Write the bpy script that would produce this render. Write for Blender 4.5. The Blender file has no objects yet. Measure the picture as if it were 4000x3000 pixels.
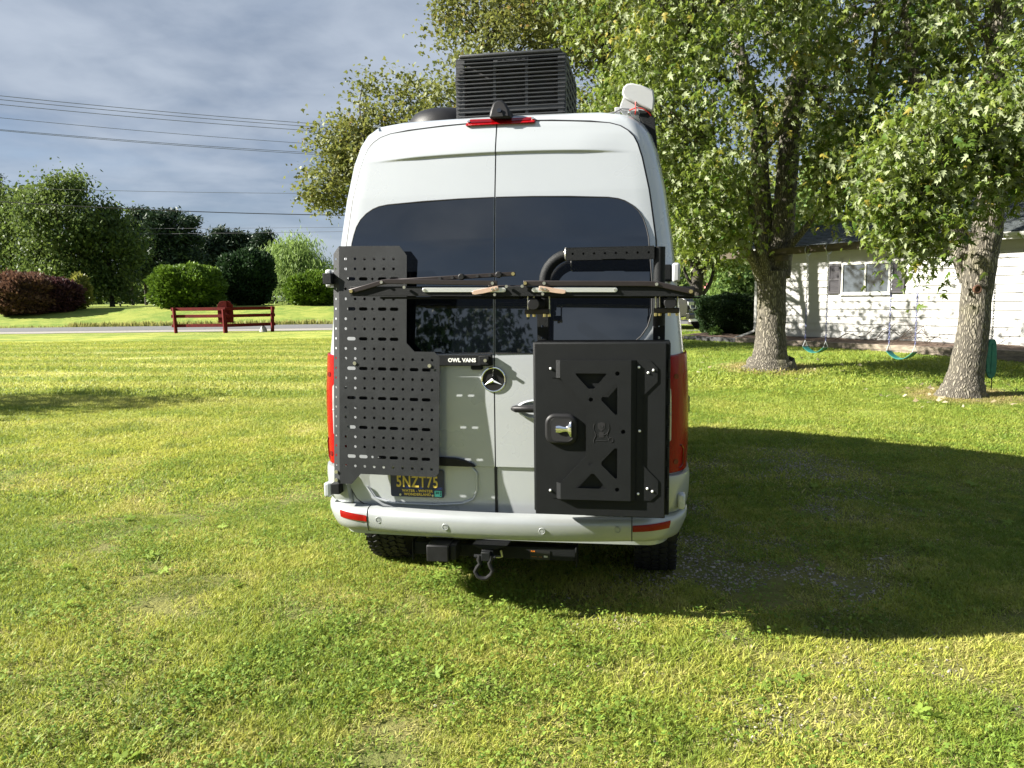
import bpy, bmesh, math, random
import numpy as np
from mathutils import Vector, Matrix, Euler

rng = np.random.default_rng(7)
random.seed(7)
SC = bpy.context.scene
COL = SC.collection

# ------------------------------------------------------------------ camera, sky, sun, exposure
F = 3005.0 / 4000.0
EYE = 1.75
PITCH = math.atan(340 / 3005.0)
ROLL = math.radians(0.7)
cp, sp = math.cos(PITCH), math.sin(PITCH)
FWD = np.array([0, cp, -sp]); RT0 = np.array([1.0, 0, 0]); UP0 = np.array([0, sp, cp])
cr, sr = math.cos(ROLL), math.sin(ROLL)
CRT = cr * RT0 - sr * UP0
CUP = sr * RT0 + cr * UP0
cam_d = bpy.data.cameras.new('camera')
cam = bpy.data.objects.new('camera', cam_d)
COL.objects.link(cam)
cam.matrix_world = Matrix(((CRT[0], CUP[0], -FWD[0], 0), (CRT[1], CUP[1], -FWD[1], 0), (CRT[2], CUP[2], -FWD[2], EYE), (0, 0, 0, 1)))
cam_d.sensor_width = 36.0
cam_d.lens = 36.0 * F
cam_d.clip_end = 3000
cam_d.clip_start = 0.05
SC.camera = cam

SUN_DIR = Vector((1.03, 0.09, -0.63)).normalized()
sun_d = bpy.data.lights.new('sun', 'SUN')
sun_d.energy = 5.0
sun_d.angle = math.radians(0.5)
sun_d.color = (1.0, 0.95, 0.86)
sun = bpy.data.objects.new('sun', sun_d)
COL.objects.link(sun)
sun.rotation_euler = SUN_DIR.to_track_quat('-Z', 'Y').to_euler()
sun.location = (-30, 0, 30)

SC.view_settings.view_transform = 'Standard'
SC.view_settings.look = 'None'
SC.view_settings.gamma = 1.0
SC.view_settings.exposure = 1.95
SC.view_settings.use_curve_mapping = False


class NT:
    """small node tree helper"""
    def __init__(s, tree):
        s.t = tree

    def n(s, typ, ins=None, **props):
        nd = s.t.nodes.new(typ)
        for k, v in props.items():
            setattr(nd, k, v)
        for k, v in (ins or {}).items():
            s.set(nd, k, v)
        return nd

    def set(s, nd, k, v):
        sock = nd.inputs[k]
        if isinstance(v, bpy.types.NodeSocket):
            s.t.links.new(v, sock)
        elif isinstance(v, bpy.types.Node):
            s.t.links.new(v.outputs[0], sock)
        else:
            if sock.type == 'RGBA' and len(v) == 3:
                v = (*v, 1)
            sock.default_value = v

    def math(s, op, a, b=0.0, c=0.0, clamp=False):
        nd = s.n('ShaderNodeMath', operation=op, use_clamp=clamp)
        for i, v in enumerate((a, b, c)):
            s.set(nd, i, v)
        return nd.outputs[0]

    def mix(s, f, a, b):
        nd = s.n('ShaderNodeMix', data_type='RGBA')
        s.set(nd, 0, f); s.set(nd, 6, a); s.set(nd, 7, b)
        return nd.outputs[2]

    def noise(s, vec, scale, detail=3, rough=.55, dist=0.0):
        nd = s.n('ShaderNodeTexNoise', {'Scale': scale, 'Detail': detail, 'Roughness': rough, 'Distortion': dist})
        if vec is not None:
            s.set(nd, 'Vector', vec)
        return nd.outputs[0]

    def ramp(s, f, lo, hi):
        nd = s.n('ShaderNodeMapRange', {'Value': f, 'From Min': lo, 'From Max': hi})
        nd.interpolation_type = 'SMOOTHSTEP'
        return nd.outputs[0]


W = bpy.data.worlds.new('World')
SC.world = W
W.use_nodes = True
w = NT(W.node_tree)
W.node_tree.nodes.clear()
sky = w.n('ShaderNodeTexSky', sky_type='NISHITA', sun_disc=False)
sky.sun_elevation = math.asin(-SUN_DIR.z)
sky.sun_rotation = math.atan2(-SUN_DIR.x, -SUN_DIR.y)
sky.air_density = 1.0
sky.dust_density = 1.2
tc = w.n('ShaderNodeTexCoord').outputs['Generated']
sx = w.n('ShaderNodeSeparateXYZ', {0: tc})
zc = w.math('ADD', w.math('MAXIMUM', sx.outputs[2], 0.0), 0.16)
pv = w.n('ShaderNodeCombineXYZ', {0: w.math('DIVIDE', sx.outputs[0], zc), 1: w.math('DIVIDE', sx.outputs[1], zc), 2: 0.0})
pv = w.n('ShaderNodeVectorMath', {0: pv, 1: (7.1, -2.2, 0.0)}, operation='ADD').outputs[0]
n1 = w.noise(pv, 0.55, 5, .52, .35)
n2 = w.noise(pv, 1.2, 4, .5, .2)
n3 = w.noise(pv, 4.5, 5, .55, .3)
cov = w.ramp(w.math('ADD', w.math('MULTIPLY', n1, 0.72), w.math('MULTIPLY', n2, 0.28)), 0.34, 0.56)
hz = w.ramp(sx.outputs[2], 0.04, 0.20)
cov = w.math('MULTIPLY', cov, w.math('ADD', w.math('MULTIPLY', hz, 0.42), 0.55))
cloud = w.mix(w.ramp(w.math('ADD', w.math('ADD', w.math('MULTIPLY', n2, .44), w.math('MULTIPLY', n1, .38)), w.math('MULTIPLY', n3, .18)), 0.38, 0.62), (1.5, 1.98, 2.8), (4.0, 4.5, 5.25))
skyc = w.mix(w.math('MULTIPLY', cov, 0.93), w.mix(0.45, sky, (2.4, 3.3, 5.2)), cloud)
bg = w.n('ShaderNodeBackground', {'Color': skyc, 'Strength': 0.035})
wo = w.n('ShaderNodeOutputWorld', {'Surface': bg})


# ------------------------------------------------------------------ generic helpers
def ray(px, py):
    x = (px - 2000) / 3005.0; y = -(py - 1500) / 3005.0
    return FWD + x * CRT + y * CUP


def at(px, py, Y):
    """world point on the sight line of photo pixel (4000x3000) at distance Y ahead of the camera"""
    d = ray(px, py)
    return np.array([0, 0, EYE]) + d * (Y / d[1])


def sstep(a, b, x):
    t = np.clip((np.asarray(x, float) - a) / (b - a), 0, 1)
    return t * t * (3 - 2 * t)


def gz(x, y):
    """ground height"""
    x = np.asarray(x, float); y = np.asarray(y, float)
    right = 0.30 * sstep(11.5, 20, y) * sstep(1.0, 5.0, x) + 0.06 * sstep(20, 30, y) * sstep(1, 5, x)
    right = right * (1 - sstep(36, 44, y))
    bank = 1.25 * sstep(56.5, 70, y) - 0.25 * sstep(54.5, 56, y) * (1 - sstep(56.5, 60, y))
    und = 0.02 * np.sin(x * .7 + 1.3) * np.sin(y * .55) * sstep(3, 9, y) * (1 - sstep(40, 44, y))
    return right + bank + und


class MB:
    """collects shapes into one mesh"""
    def __init__(s):
        s.v = []; s.f = []

    def add(s, verts, faces):
        o = len(s.v)
        s.v.extend([tuple(map(float, p)) for p in verts])
        s.f.extend([tuple(i + o for i in f) for f in faces])
        return s

    def pieces(s):
        p = list(range(len(s.v)))

        def root(i):
            while p[i] != i:
                p[i] = p[p[i]]; i = p[i]
            return i
        for f in s.f:
            a = root(f[0])
            for i in f[1:]:
                p[root(i)] = a
        gr = {}
        for f in s.f:
            gr.setdefault(root(f[0]), []).append(f)
        out = []
        for fs in gr.values():
            m = MB(); ids = sorted({i for f in fs for i in f}); mp = {i: k for k, i in enumerate(ids)}
            m.v = [s.v[i] for i in ids]; m.f = [tuple(mp[i] for i in f) for f in fs]
            out.append(m)
        return out

    def box(s, c, d, rot=None):
        c = np.array(c, float); d = np.array(d, float) / 2
        P = np.array([[x, y, z] for x in (-1, 1) for y in (-1, 1) for z in (-1, 1)]) * d
        if rot is not None:
            P = P @ np.array(Euler(rot).to_matrix()).T
        return s.add(P + c, [(0, 1, 3, 2), (4, 6, 7, 5), (0, 4, 5, 1), (2, 3, 7, 6), (0, 2, 6, 4), (1, 5, 7, 3)])

    def tube(s, pts, rad, n=10, cap=True):
        pts = [np.array(p, float) for p in pts]
        m = len(pts)
        rad = np.broadcast_to(np.array(rad, float), (m,))
        t0 = pts[1] - pts[0]
        ref = np.array([0, 0, 1.0]) if abs(t0[2]) < .8 * np.linalg.norm(t0) else np.array([1.0, 0, 0])
        V = []; u = None
        for i in range(m):
            t = pts[min(i + 1, m - 1)] - pts[max(i - 1, 0)]
            t = t / (np.linalg.norm(t) + 1e-9)
            if u is None:
                u = np.cross(t, ref)
            else:
                u = u - t * (u @ t)
            u = u / (np.linalg.norm(u) + 1e-9)
            vv = np.cross(t, u)
            for k in range(n):
                a = 2 * math.pi * k / n
                V.append(pts[i] + rad[i] * (math.cos(a) * u + math.sin(a) * vv))
        Fc = []
        for i in range(m - 1):
            for k in range(n):
                k2 = (k + 1) % n
                Fc.append((i * n + k, i * n + k2, (i + 1) * n + k2, (i + 1) * n + k))
        if cap:
            Fc.append(tuple(range(n))[::-1]); Fc.append(tuple((m - 1) * n + k for k in range(n)))
        return s.add(V, Fc)

    def disc(s, c, axis, r, h, n=16):
        c = np.array(c, float); a = np.array(axis, float); a = a / np.linalg.norm(a)
        return s.tube([c - a * h / 2, c + a * h / 2], r, n)

    def ring(s, c, axis, R, r, n=28, m=8, a0=0, a1=2 * math.pi, up=None):
        c = np.array(c, float); a = np.array(axis, float); a = a / np.linalg.norm(a)
        ref = np.array([0, 0, 1.0]) if abs(a[2]) < .8 else np.array([1.0, 0, 0])
        u = np.cross(a, ref); u /= np.linalg.norm(u); v = np.cross(a, u)
        closed = abs(a1 - a0 - 2 * math.pi) < 1e-6
        V = []
        k = n if closed else n + 1
        for i in range(k):
            t = a0 + (a1 - a0) * i / n
            d = math.cos(t) * u + math.sin(t) * v
            for j in range(m):
                b = 2 * math.pi * j / m
                V.append(c + d * (R + r * math.cos(b)) + a * r * math.sin(b))
        Fc = []
        for i in range(n):
            i2 = (i + 1) % k
            for j in range(m):
                j2 = (j + 1) % m
                Fc.append((i * m + j, i * m + j2, i2 * m + j2, i2 * m + j))
        return s.add(V, Fc)

    def grid(s, fn, nu, nv, us=None, vs=None, skirt=None):
        us = np.linspace(0, 1, nu) if us is None else us
        vs = np.linspace(0, 1, nv) if vs is None else vs
        nu, nv = len(us), len(vs)
        V = [fn(u, v) for v in vs for u in us]
        Fc = [(j * nu + i, j * nu + i + 1, (j + 1) * nu + i + 1, (j + 1) * nu + i) for j in range(nv - 1) for i in range(nu - 1)]
        if skirt is not None:
            loop = [i for i in range(nu)] + [j * nu + nu - 1 for j in range(1, nv)] + [(nv - 1) * nu + i for i in range(nu - 2, -1, -1)] + [j * nu for j in range(nv - 2, 0, -1)]
            o = len(V)
            sk = np.array(skirt, float)
            V += [np.array(V[i]) + sk for i in loop]
            L = len(loop)
            for i in range(L):
                i2 = (i + 1) % L
                Fc.append((loop[i2], loop[i], o + i, o + i2))
        return s.add(V, Fc)

    def prism(s, poly, fn, t):
        """polygon (u, v) extruded by t; fn maps (u, v, w) to a point"""
        n = len(poly)
        V = [fn(u, v, 0) for u, v in poly] + [fn(u, v, t) for u, v in poly]
        Fc = [tuple(range(n)), tuple(range(2 * n - 1, n - 1, -1))]
        Fc += [(i, i + n, (i + 1) % n + n, (i + 1) % n) for i in range(n)]
        return s.add(V, Fc)

    def lathe(s, c, prof, axis=(0, 0, 1), n=20, sc=(1, 1)):
        a = Vector(axis).normalized()
        q = a.to_track_quat('Z', 'Y').to_matrix()
        V = []
        for r, z in prof:
            for k in range(n):
                t = 2 * math.pi * k / n
                V.append(np.array(c) + np.array(q @ Vector((r * sc[0] * math.cos(t), r * sc[1] * math.sin(t), z))))
        m = len(prof)
        Fc = [(i * n + k, i * n + (k + 1) % n, (i + 1) * n + (k + 1) % n, (i + 1) * n + k) for i in range(m - 1) for k in range(n)]
        Fc.append(tuple(range(n))[::-1]); Fc.append(tuple((m - 1) * n + k for k in range(n)))
        return s.add(V, Fc)


def raw_mesh(name, V, Fc):
    me = bpy.data.meshes.new(name)
    me.from_pydata([tuple(p) for p in V], [], [tuple(f) for f in Fc])
    return me


def np_mesh(name, V, T, k=3):
    """fast mesh from numpy: V (n,3), T (m,k)"""
    me = bpy.data.meshes.new(name)
    V = np.ascontiguousarray(V, np.float32); T = np.ascontiguousarray(T, np.int32)
    me.vertices.add(len(V)); me.vertices.foreach_set('co', V.ravel())
    me.loops.add(T.size); me.loops.foreach_set('vertex_index', T.ravel())
    me.polygons.add(len(T)); me.polygons.foreach_set('loop_start', np.arange(len(T), dtype=np.int32) * k)
    me.update(calc_edges=True)
    return me


def attr(me, name, vals, dom='POINT'):
    a = me.attributes.new(name, 'FLOAT', dom)
    a.data.foreach_set('value', np.ascontiguousarray(vals, np.float32))


def finish(name, me, mat, parent, bevel=0, smooth=35, kind=None):
    o = bpy.data.objects.new(name, me)
    COL.objects.link(o)
    if mat is not None:
        me.materials.append(mat)
    if parent is not None:
        o.parent = parent
    if smooth:
        me.polygons.foreach_set('use_smooth', [True] * len(me.polygons))
        try:
            me.set_sharp_from_angle(angle=math.radians(smooth))
        except Exception:
            pass
    if bevel:
        m = o.modifiers.new('edge', 'BEVEL'); m.width = bevel; m.segments = 2; m.limit_method = 'ANGLE'; m.angle_limit = math.radians(40)
        m.harden_normals = False
    if kind:
        o['kind'] = kind
    return o


SPLIT = {'hinge_bolt', 'plate_bolt', 'clamp_rod', 'clamp_nut', 'screw', 'roof_rib', 'bumper_joint', 'bulb_socket', 'bolt', 'strip_rivet', 'tab_screw', 'knob', 'arm_hole', 'bolt_head', 'button_screw',
         'lid_hinge', 'rivet', 'mount_bracket', 'end_plate', 'fascia', 'rib', 'bumper_blade', 'tow_hook', 'under_tray', 'red_wire', 'emblem_eyes'}
YAW = math.radians(10.0)
VO = np.array([-0.0967, 4.08, 0.0])
VM = Matrix.Translation(Vector(VO)) @ Matrix.Rotation(-YAW, 4, 'Z')
CUR = {}


class Thing:
    def __init__(s, name, label, cat, base=(0, 0, 0), van=False, group=None):
        s.base = np.array(base, float)
        o = bpy.data.objects.new(name, None)
        o.empty_display_size = .2
        COL.objects.link(o)
        o.matrix_world = (VM if van else Matrix()) @ Matrix.Translation(Vector(s.base))
        o['label'] = label; o['category'] = cat
        if group:
            o['group'] = group
        s.o = o

    def part(s, name, mb, mat, parent=None, bevel=0, smooth=35, label=None, kind=None):
        if name in SPLIT and isinstance(mb, MB):
            for m_ in mb.pieces():
                me = raw_mesh(name, m_.v, m_.f)
                me.transform(Matrix.Translation(Vector(-s.base)))
                o = finish(name, me, mat, parent or s.o, bevel, smooth, kind)
            return o
        me = mb if isinstance(mb, bpy.types.Mesh) else raw_mesh(name, mb.v, mb.f)
        me.transform(Matrix.Translation(Vector(-s.base)))
        o = finish(name, me, mat, parent or s.o, bevel, smooth, kind)
        if label:
            o['label'] = label
        return o


def single(name, me, mat, label=None, cat=None, group=None, kind=None, smooth=35, bevel=0):
    o = finish(name, me, mat, None, bevel, smooth, kind)
    if label: o['label'] = label
    if cat: o['category'] = cat
    if group: o['group'] = group
    return o


def eval_curve(cu):
    o = bpy.data.objects.new('tmp', cu)
    COL.objects.link(o)
    dg = bpy.context.evaluated_depsgraph_get()
    me = bpy.data.meshes.new_from_object(o.evaluated_get(dg))
    V = [tuple(v.co) for v in me.vertices]; Fc = [tuple(p.vertices) for p in me.polygons]
    bpy.data.objects.remove(o); bpy.data.meshes.remove(me)
    return V, Fc


def plate(outer, holes, t):
    """flat plate with holes; returns verts (u, v, w in 0..t) and faces"""
    cu = bpy.data.curves.new('c', 'CURVE'); cu.dimensions = '2D'; cu.fill_mode = 'BOTH'; cu.extrude = t / 2
    for poly in [outer] + holes:
        sp_ = cu.splines.new('POLY'); sp_.points.add(len(poly) - 1)
        for p, (u, v) in zip(sp_.points, poly):
            p.co = (u, v, 0, 1)
        sp_.use_cyclic_u = True
    V, Fc = eval_curve(cu)
    bpy.data.curves.remove(cu)
    return [(x, y, z + t / 2) for x, y, z in V], Fc


def text(s, size, t=0.001, sxx=1.0, bold=0.0, shear=0.0, spacing=1.0, align='CENTER'):
    cu = bpy.data.curves.new('t', 'FONT'); cu.body = s; cu.size = size; cu.extrude = t / 2; cu.offset = bold; cu.shear = shear
    cu.space_character = spacing; cu.align_x = align; cu.align_y = 'CENTER'; cu.resolution_u = 3
    V, Fc = eval_curve(cu)
    bpy.data.curves.remove(cu)
    return [(x * sxx, y, z + t / 2) for x, y, z in V], Fc


def circ(u, v, r, n=12):
    return [(u + r * math.cos(2 * math.pi * k / n), v + r * math.sin(2 * math.pi * k / n)) for k in range(n)]


def slot(u, v, L, h, n=6):
    r = h / 2; d = L / 2 - r
    P = [(u + d + r * math.cos(a), v + r * math.sin(a)) for a in np.linspace(-math.pi / 2, math.pi / 2, n)]
    P += [(u - d - r * math.cos(a), v - r * math.sin(a)) for a in np.linspace(-math.pi / 2, math.pi / 2, n)]
    return P


def rrect(u, v, wd, h, r, n=5):
    P = []
    for cx, cy, a in ((u + wd / 2 - r, v + h / 2 - r, 0), (u - wd / 2 + r, v + h / 2 - r, 90), (u - wd / 2 + r, v - h / 2 + r, 180), (u + wd / 2 - r, v - h / 2 + r, 270)):
        for k in range(n):
            t = math.radians(a + 90 * k / (n - 1))
            P.append((cx + r * math.cos(t), cy + r * math.sin(t)))
    return P


# ------------------------------------------------------------------ materials
MATS = {}


def pbr(name, col, rough=.5, metal=0.0, var=0.0, vscale=6.0, bump=0.0, bscale=40.0, coat=0.0, stretch=None, ior=1.5, trans=0.0, rvar=0.0):
    m = bpy.data.materials.new(name); m.use_nodes = True
    t = NT(m.node_tree)
    b = m.node_tree.nodes['Principled BSDF']
    b.inputs['Roughness'].default_value = rough
    b.inputs['Metallic'].default_value = metal
    b.inputs['IOR'].default_value = ior
    b.inputs['Coat Weight'].default_value = coat
    b.inputs['Coat Roughness'].default_value = .06
    b.inputs['Transmission Weight'].default_value = trans
    vec = t.n('ShaderNodeTexCoord').outputs['Object']
    if stretch:
        vec = t.n('ShaderNodeVectorMath', {0: vec, 1: stretch}, operation='MULTIPLY').outputs[0]
    if var:
        f = t.noise(vec, vscale, 5, .6)
        f = t.ramp(f, .3, .7)
        lo = tuple(c * (1 - var) for c in col); hi = tuple(min(1, c * (1 + var)) for c in col)
        t.set(b, 'Base Color', t.mix(f, lo, hi))
    else:
        b.inputs['Base Color'].default_value = (*col, 1)
    if rvar:
        t.set(b, 'Roughness', t.math('ADD', rough - rvar / 2, t.math('MULTIPLY', t.noise(vec, vscale * 1.7, 4), rvar)))
    if bump:
        bn = t.n('ShaderNodeBump', {'Strength': bump, 'Distance': .01, 'Height': t.noise(vec, bscale, 4, .6)})
        t.set(b, 'Normal', bn)
    MATS[name] = m
    return m


M_white = pbr('silver_white_paint', (.41, .435, .455), .28, .15, .02, 1.5, .02, 6, coat=.9, rvar=.10)
M_bumper = pbr('bumper_silver', (.33, .35, .35), .36, .3, .05, 3, coat=.4, rvar=.15)
M_glass = pbr('tinted_glass', (.003, .004, .006), .02, 0, coat=0, ior=1.95)
M_seal = pbr('rubber_seal', (.012, .012, .013), .6)
M_blackpc = pbr('black_powder_coat', (.0055, .0066, .0074), .6, 0, .12, 9, .25, 900, rvar=.12)
M_pegpc = pbr('worn_black_powder_coat', (.022, .024, .026), .56, 0, .18, 7, .2, 900, rvar=.2)
M_blackpl = pbr('black_plastic', (.014, .014, .015), .45, 0, .15, 20, .1, 400)
M_shroud = pbr('grey_black_plastic', (.028, .03, .033), .5, 0, .2, 10, .15, 300)
M_dark = pbr('dark_interior', (.006, .006, .007), .8)
M_brown = pbr('bronze_black_anodised', (.03, .024, .024), .4, .4, .1, 12)
M_alu = pbr('brushed_aluminium', (.72, .73, .72), .38, .75, .06, 30, stretch=(1, 1, 20))
M_steel = pbr('zinc_steel', (.62, .61, .56), .3, .9, .08, 40)
M_zincy = pbr('yellow_zinc', (.62, .52, .26), .3, .9, .08, 40)
M_tan = pbr('tan_anodised_tab', (.56, .40, .31), .42, .35, .05, 30)
M_chrome = pbr('chrome', (.85, .86, .88), .05, 1.0)
M_red = pbr('red_lens', (.22, .0012, .0025), .2, 0, .12, 14, coat=.12, trans=.0, bump=.35, bscale=55, stretch=(1, 1, .12))
M_redd = pbr('dark_red_lens', (.11, .002, .003), .15, 0, .1, 20, coat=.6)
M_clear = pbr('clear_lens', (.36, .37, .38), .12, .35, .2, 60, stretch=(1, 1, .2), coat=.8)
M_refl = pbr('red_reflector', (.20, .003, .002), .3, 0, .1, 60, coat=.15)
M_tyre = pbr('tyre_rubber', (.012, .012, .013), .8, 0, .2, 30, .3, 200)
M_rim = pbr('wheel_black', (.02, .02, .02), .45)
M_navy = pbr('plate_navy', (.003, .010, .06), .3, 0, .05, 20, coat=.3)
M_yellow = pbr('plate_yellow', (.62, .46, .08), .4)
M_teal = pbr('sticker_teal', (.10, .55, .47), .4)
M_ink = pbr('ink_black', (.006, .006, .008), .5)
M_whitetxt = pbr('white_lettering', (.80, .80, .78), .5)
M_orange = pbr('orange_print', (.75, .22, .02), .5)
M_offwhite = pbr('white_plastic', (.38, .39, .40), .4, 0, .03, 4, coat=.2)
M_redwire = pbr('red_wire', (.55, .03, .02), .5)
M_siding = pbr('white_siding', (.33, .328, .31), .5, 0, .03, 3, .05, 60, stretch=(1, 1, 6))
M_trimw = pbr('white_trim', (.45, .45, .43), .45, 0, .03, 4)
M_shingle = pbr('dark_green_grey_shingle', (.035, .043, .045), .85, 0, .35, 14, .4, 300)
M_shutter = pbr('dark_shutter', (.022, .02, .024), .5, 0, .1, 10)
M_hglass_sky = pbr('house_glass_sky_tint', (.065, .078, .092), .12, 0, ior=1.6)  # grey-blue of the reflected sky is put into the base colour
M_timber = pbr('weathered_timber', (.20, .165, .13), .85, 0, .35, 5, .5, 30, stretch=(1, 1, 4))
M_beam = pbr('old_beam', (.065, .05, .033), .85, 0, .35, 5, .5, 30, stretch=(1, 1, 3))
M_dtimber = pbr('dark_timber', (.055, .055, .058), .8, 0, .25, 6, .3, 30)
M_mulch = pbr('mulch', (.10, .065, .045), .95, 0, .6, 25, .9, 60)
M_fred = pbr('barn_red_paint', (.085, .006, .005), .8, 0, .25, 8, .1, 60)
for m_ in (M_blackpc, M_pegpc, M_red, M_redd, M_refl, M_blackpl):
    m_.node_tree.nodes['Principled BSDF'].inputs['Specular IOR Level'].default_value = .22
M_fred.node_tree.nodes['Principled BSDF'].inputs['Specular IOR Level'].default_value = .15
M_asph = pbr('asphalt', (.10, .10, .10), .85, 0, .15, 4, .3, 80)
M_grav = pbr('gravel_shoulder', (.22, .205, .18), .95, 0, .25, 12, .6, 60)
M_truck = pbr('black_car_paint', (.006, .006, .008), .2, 0, coat=1.0)
M_tgreen = pbr('teal_green_plastic', (.012, .145, .115), .4, 0, .12, 10)
M_chain = pbr('galvanised_chain', (.42, .42, .46), .4, .85)
M_chainb = pbr('blue_plastic_chain', (.05, .06, .16), .45, .2)
M_wire = pbr('power_cable', (.10, .10, .11), .6)
M_wireb = pbr('black_cable', (.012, .012, .013), .6)
M_stone = pbr('grey_stone', (.33, .31, .28), .9, 0, .3, 6, .4, 20)
M_pole = pbr('flagpole', (.7, .7, .7), .4)
M_flag = pbr('faded_flag', (.55, .20, .20), .8)
M_twig = pbr('dead_twig', (.09, .065, .05), .9, 0, .3, 10)


def bark(name, lo, hi, scale=1.0):
    m = bpy.data.materials.new(name); m.use_nodes = True
    t = NT(m.node_tree); b = m.node_tree.nodes['Principled BSDF']
    b.inputs['Roughness'].default_value = .92
    tc_ = t.n('ShaderNodeTexCoord').outputs['Object']
    v = t.n('ShaderNodeVectorMath', {0: tc_, 1: (1, 1, .16)}, operation='MULTIPLY').outputs[0]
    vo = t.n('ShaderNodeTexVoronoi', {'Vector': t.n('ShaderNodeVectorMath', {0: v, 1: t.n('ShaderNodeVectorMath', {0: t.n('ShaderNodeTexNoise', {'Vector': tc_, 'Scale': 5.0}).outputs['Color'], 1: (.12, .12, .04)}, operation='MULTIPLY').outputs[0]}, operation='ADD').outputs[0], 'Scale': 30 * scale}, feature='DISTANCE_TO_EDGE')
    crack = t.ramp(vo.outputs['Distance'], .02, .32)
    fine = t.noise(v, 60 * scale, 5, .65)
    big = t.noise(tc_, 1.6, 4)
    c = t.mix(t.ramp(fine, .3, .75), lo, hi)
    c = t.mix(t.math('SUBTRACT', 1.0, crack), c, tuple(x * .42 for x in lo))
    c = t.mix(t.math('MULTIPLY', t.ramp(big, .5, .72), .45), c, (.20, .19, .09))
    t.set(b, 'Base Color', c)
    h = t.math('ADD', crack, t.math('MULTIPLY', fine, .5))
    t.set(b, 'Normal', t.n('ShaderNodeBump', {'Strength': .8, 'Distance': .025, 'Height': h}))
    return m


M_bark = bark('maple_bark', (.13, .115, .09), (.33, .30, .235))
M_barkd = bark('dark_bark', (.05, .043, .036), (.12, .105, .085))


def leafmat(name, a, bcol, under=None, rough=.5, trans=.35, dry=None, spec=.18):
    m = bpy.data.materials.new(name); m.use_nodes = True
    t = NT(m.node_tree); nodes = m.node_tree.nodes
    b = nodes['Principled BSDF']
    b.inputs['Roughness'].default_value = rough
    b.inputs['Specular IOR Level'].default_value = spec
    at_ = t.n('ShaderNodeAttribute', attribute_name='tint').outputs['Fac']
    c = t.mix(at_, a, bcol)
    if dry:
        c = t.mix(t.ramp(at_, .97, 1.0), c, dry)
    if under:
        gb = t.n('ShaderNodeNewGeometry').outputs['Backfacing']
        c2 = t.mix(gb, c, under)
    else:
        c2 = c
    t.set(b, 'Base Color', c2)
    tr = t.n('ShaderNodeBsdfTranslucent', {'Color': t.mix(.5, c, tuple(min(1, x * 1.6) for x in bcol))})
    ms = t.n('ShaderNodeMixShader', {0: trans, 1: b, 2: tr})
    t.set(nodes['Material Output'], 'Surface', ms)
    return m


M_maple = leafmat('maple_leaf', (.036, .085, .012), (.165, .205, .028), under=(.27, .31, .17), trans=.36, dry=(.30, .25, .05))
M_maple2 = leafmat('far_maple_leaf', (.065, .095, .02), (.18, .185, .042), under=(.2, .22, .12), dry=(.25, .16, .05))
M_bgleaf = leafmat('background_leaf', (.06, .12, .03), (.18, .25, .07))
M_leftleaf = leafmat('roadside_leaf', (.03, .065, .017), (.115, .155, .035))
M_needle = leafmat('pine_needle', (.012, .028, .014), (.035, .06, .028), trans=.12)
M_willow = leafmat('willow_leaf', (.10, .17, .04), (.21, .29, .08))
M_bush = leafmat('arborvitae', (.045, .095, .012), (.105, .17, .018), trans=.2)
M_yew = leafmat('yew', (.012, .032, .012), (.03, .06, .02), trans=.15)
M_hedge = leafmat('hedge_leaf', (.012, .032, .012), (.04, .07, .022), trans=.15)
M_barb = leafmat('barberry', (.05, .032, .02), (.15, .08, .052), trans=.2)
M_barb2 = leafmat('purple_barberry', (.032, .014, .015), (.08, .034, .034), trans=.2)
M_yshrub = leafmat('yellow_shrub', (.09, .11, .02), (.21, .21, .045))
M_weed = leafmat('weed_leaf', (.05, .11, .02), (.12, .19, .05))


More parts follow.
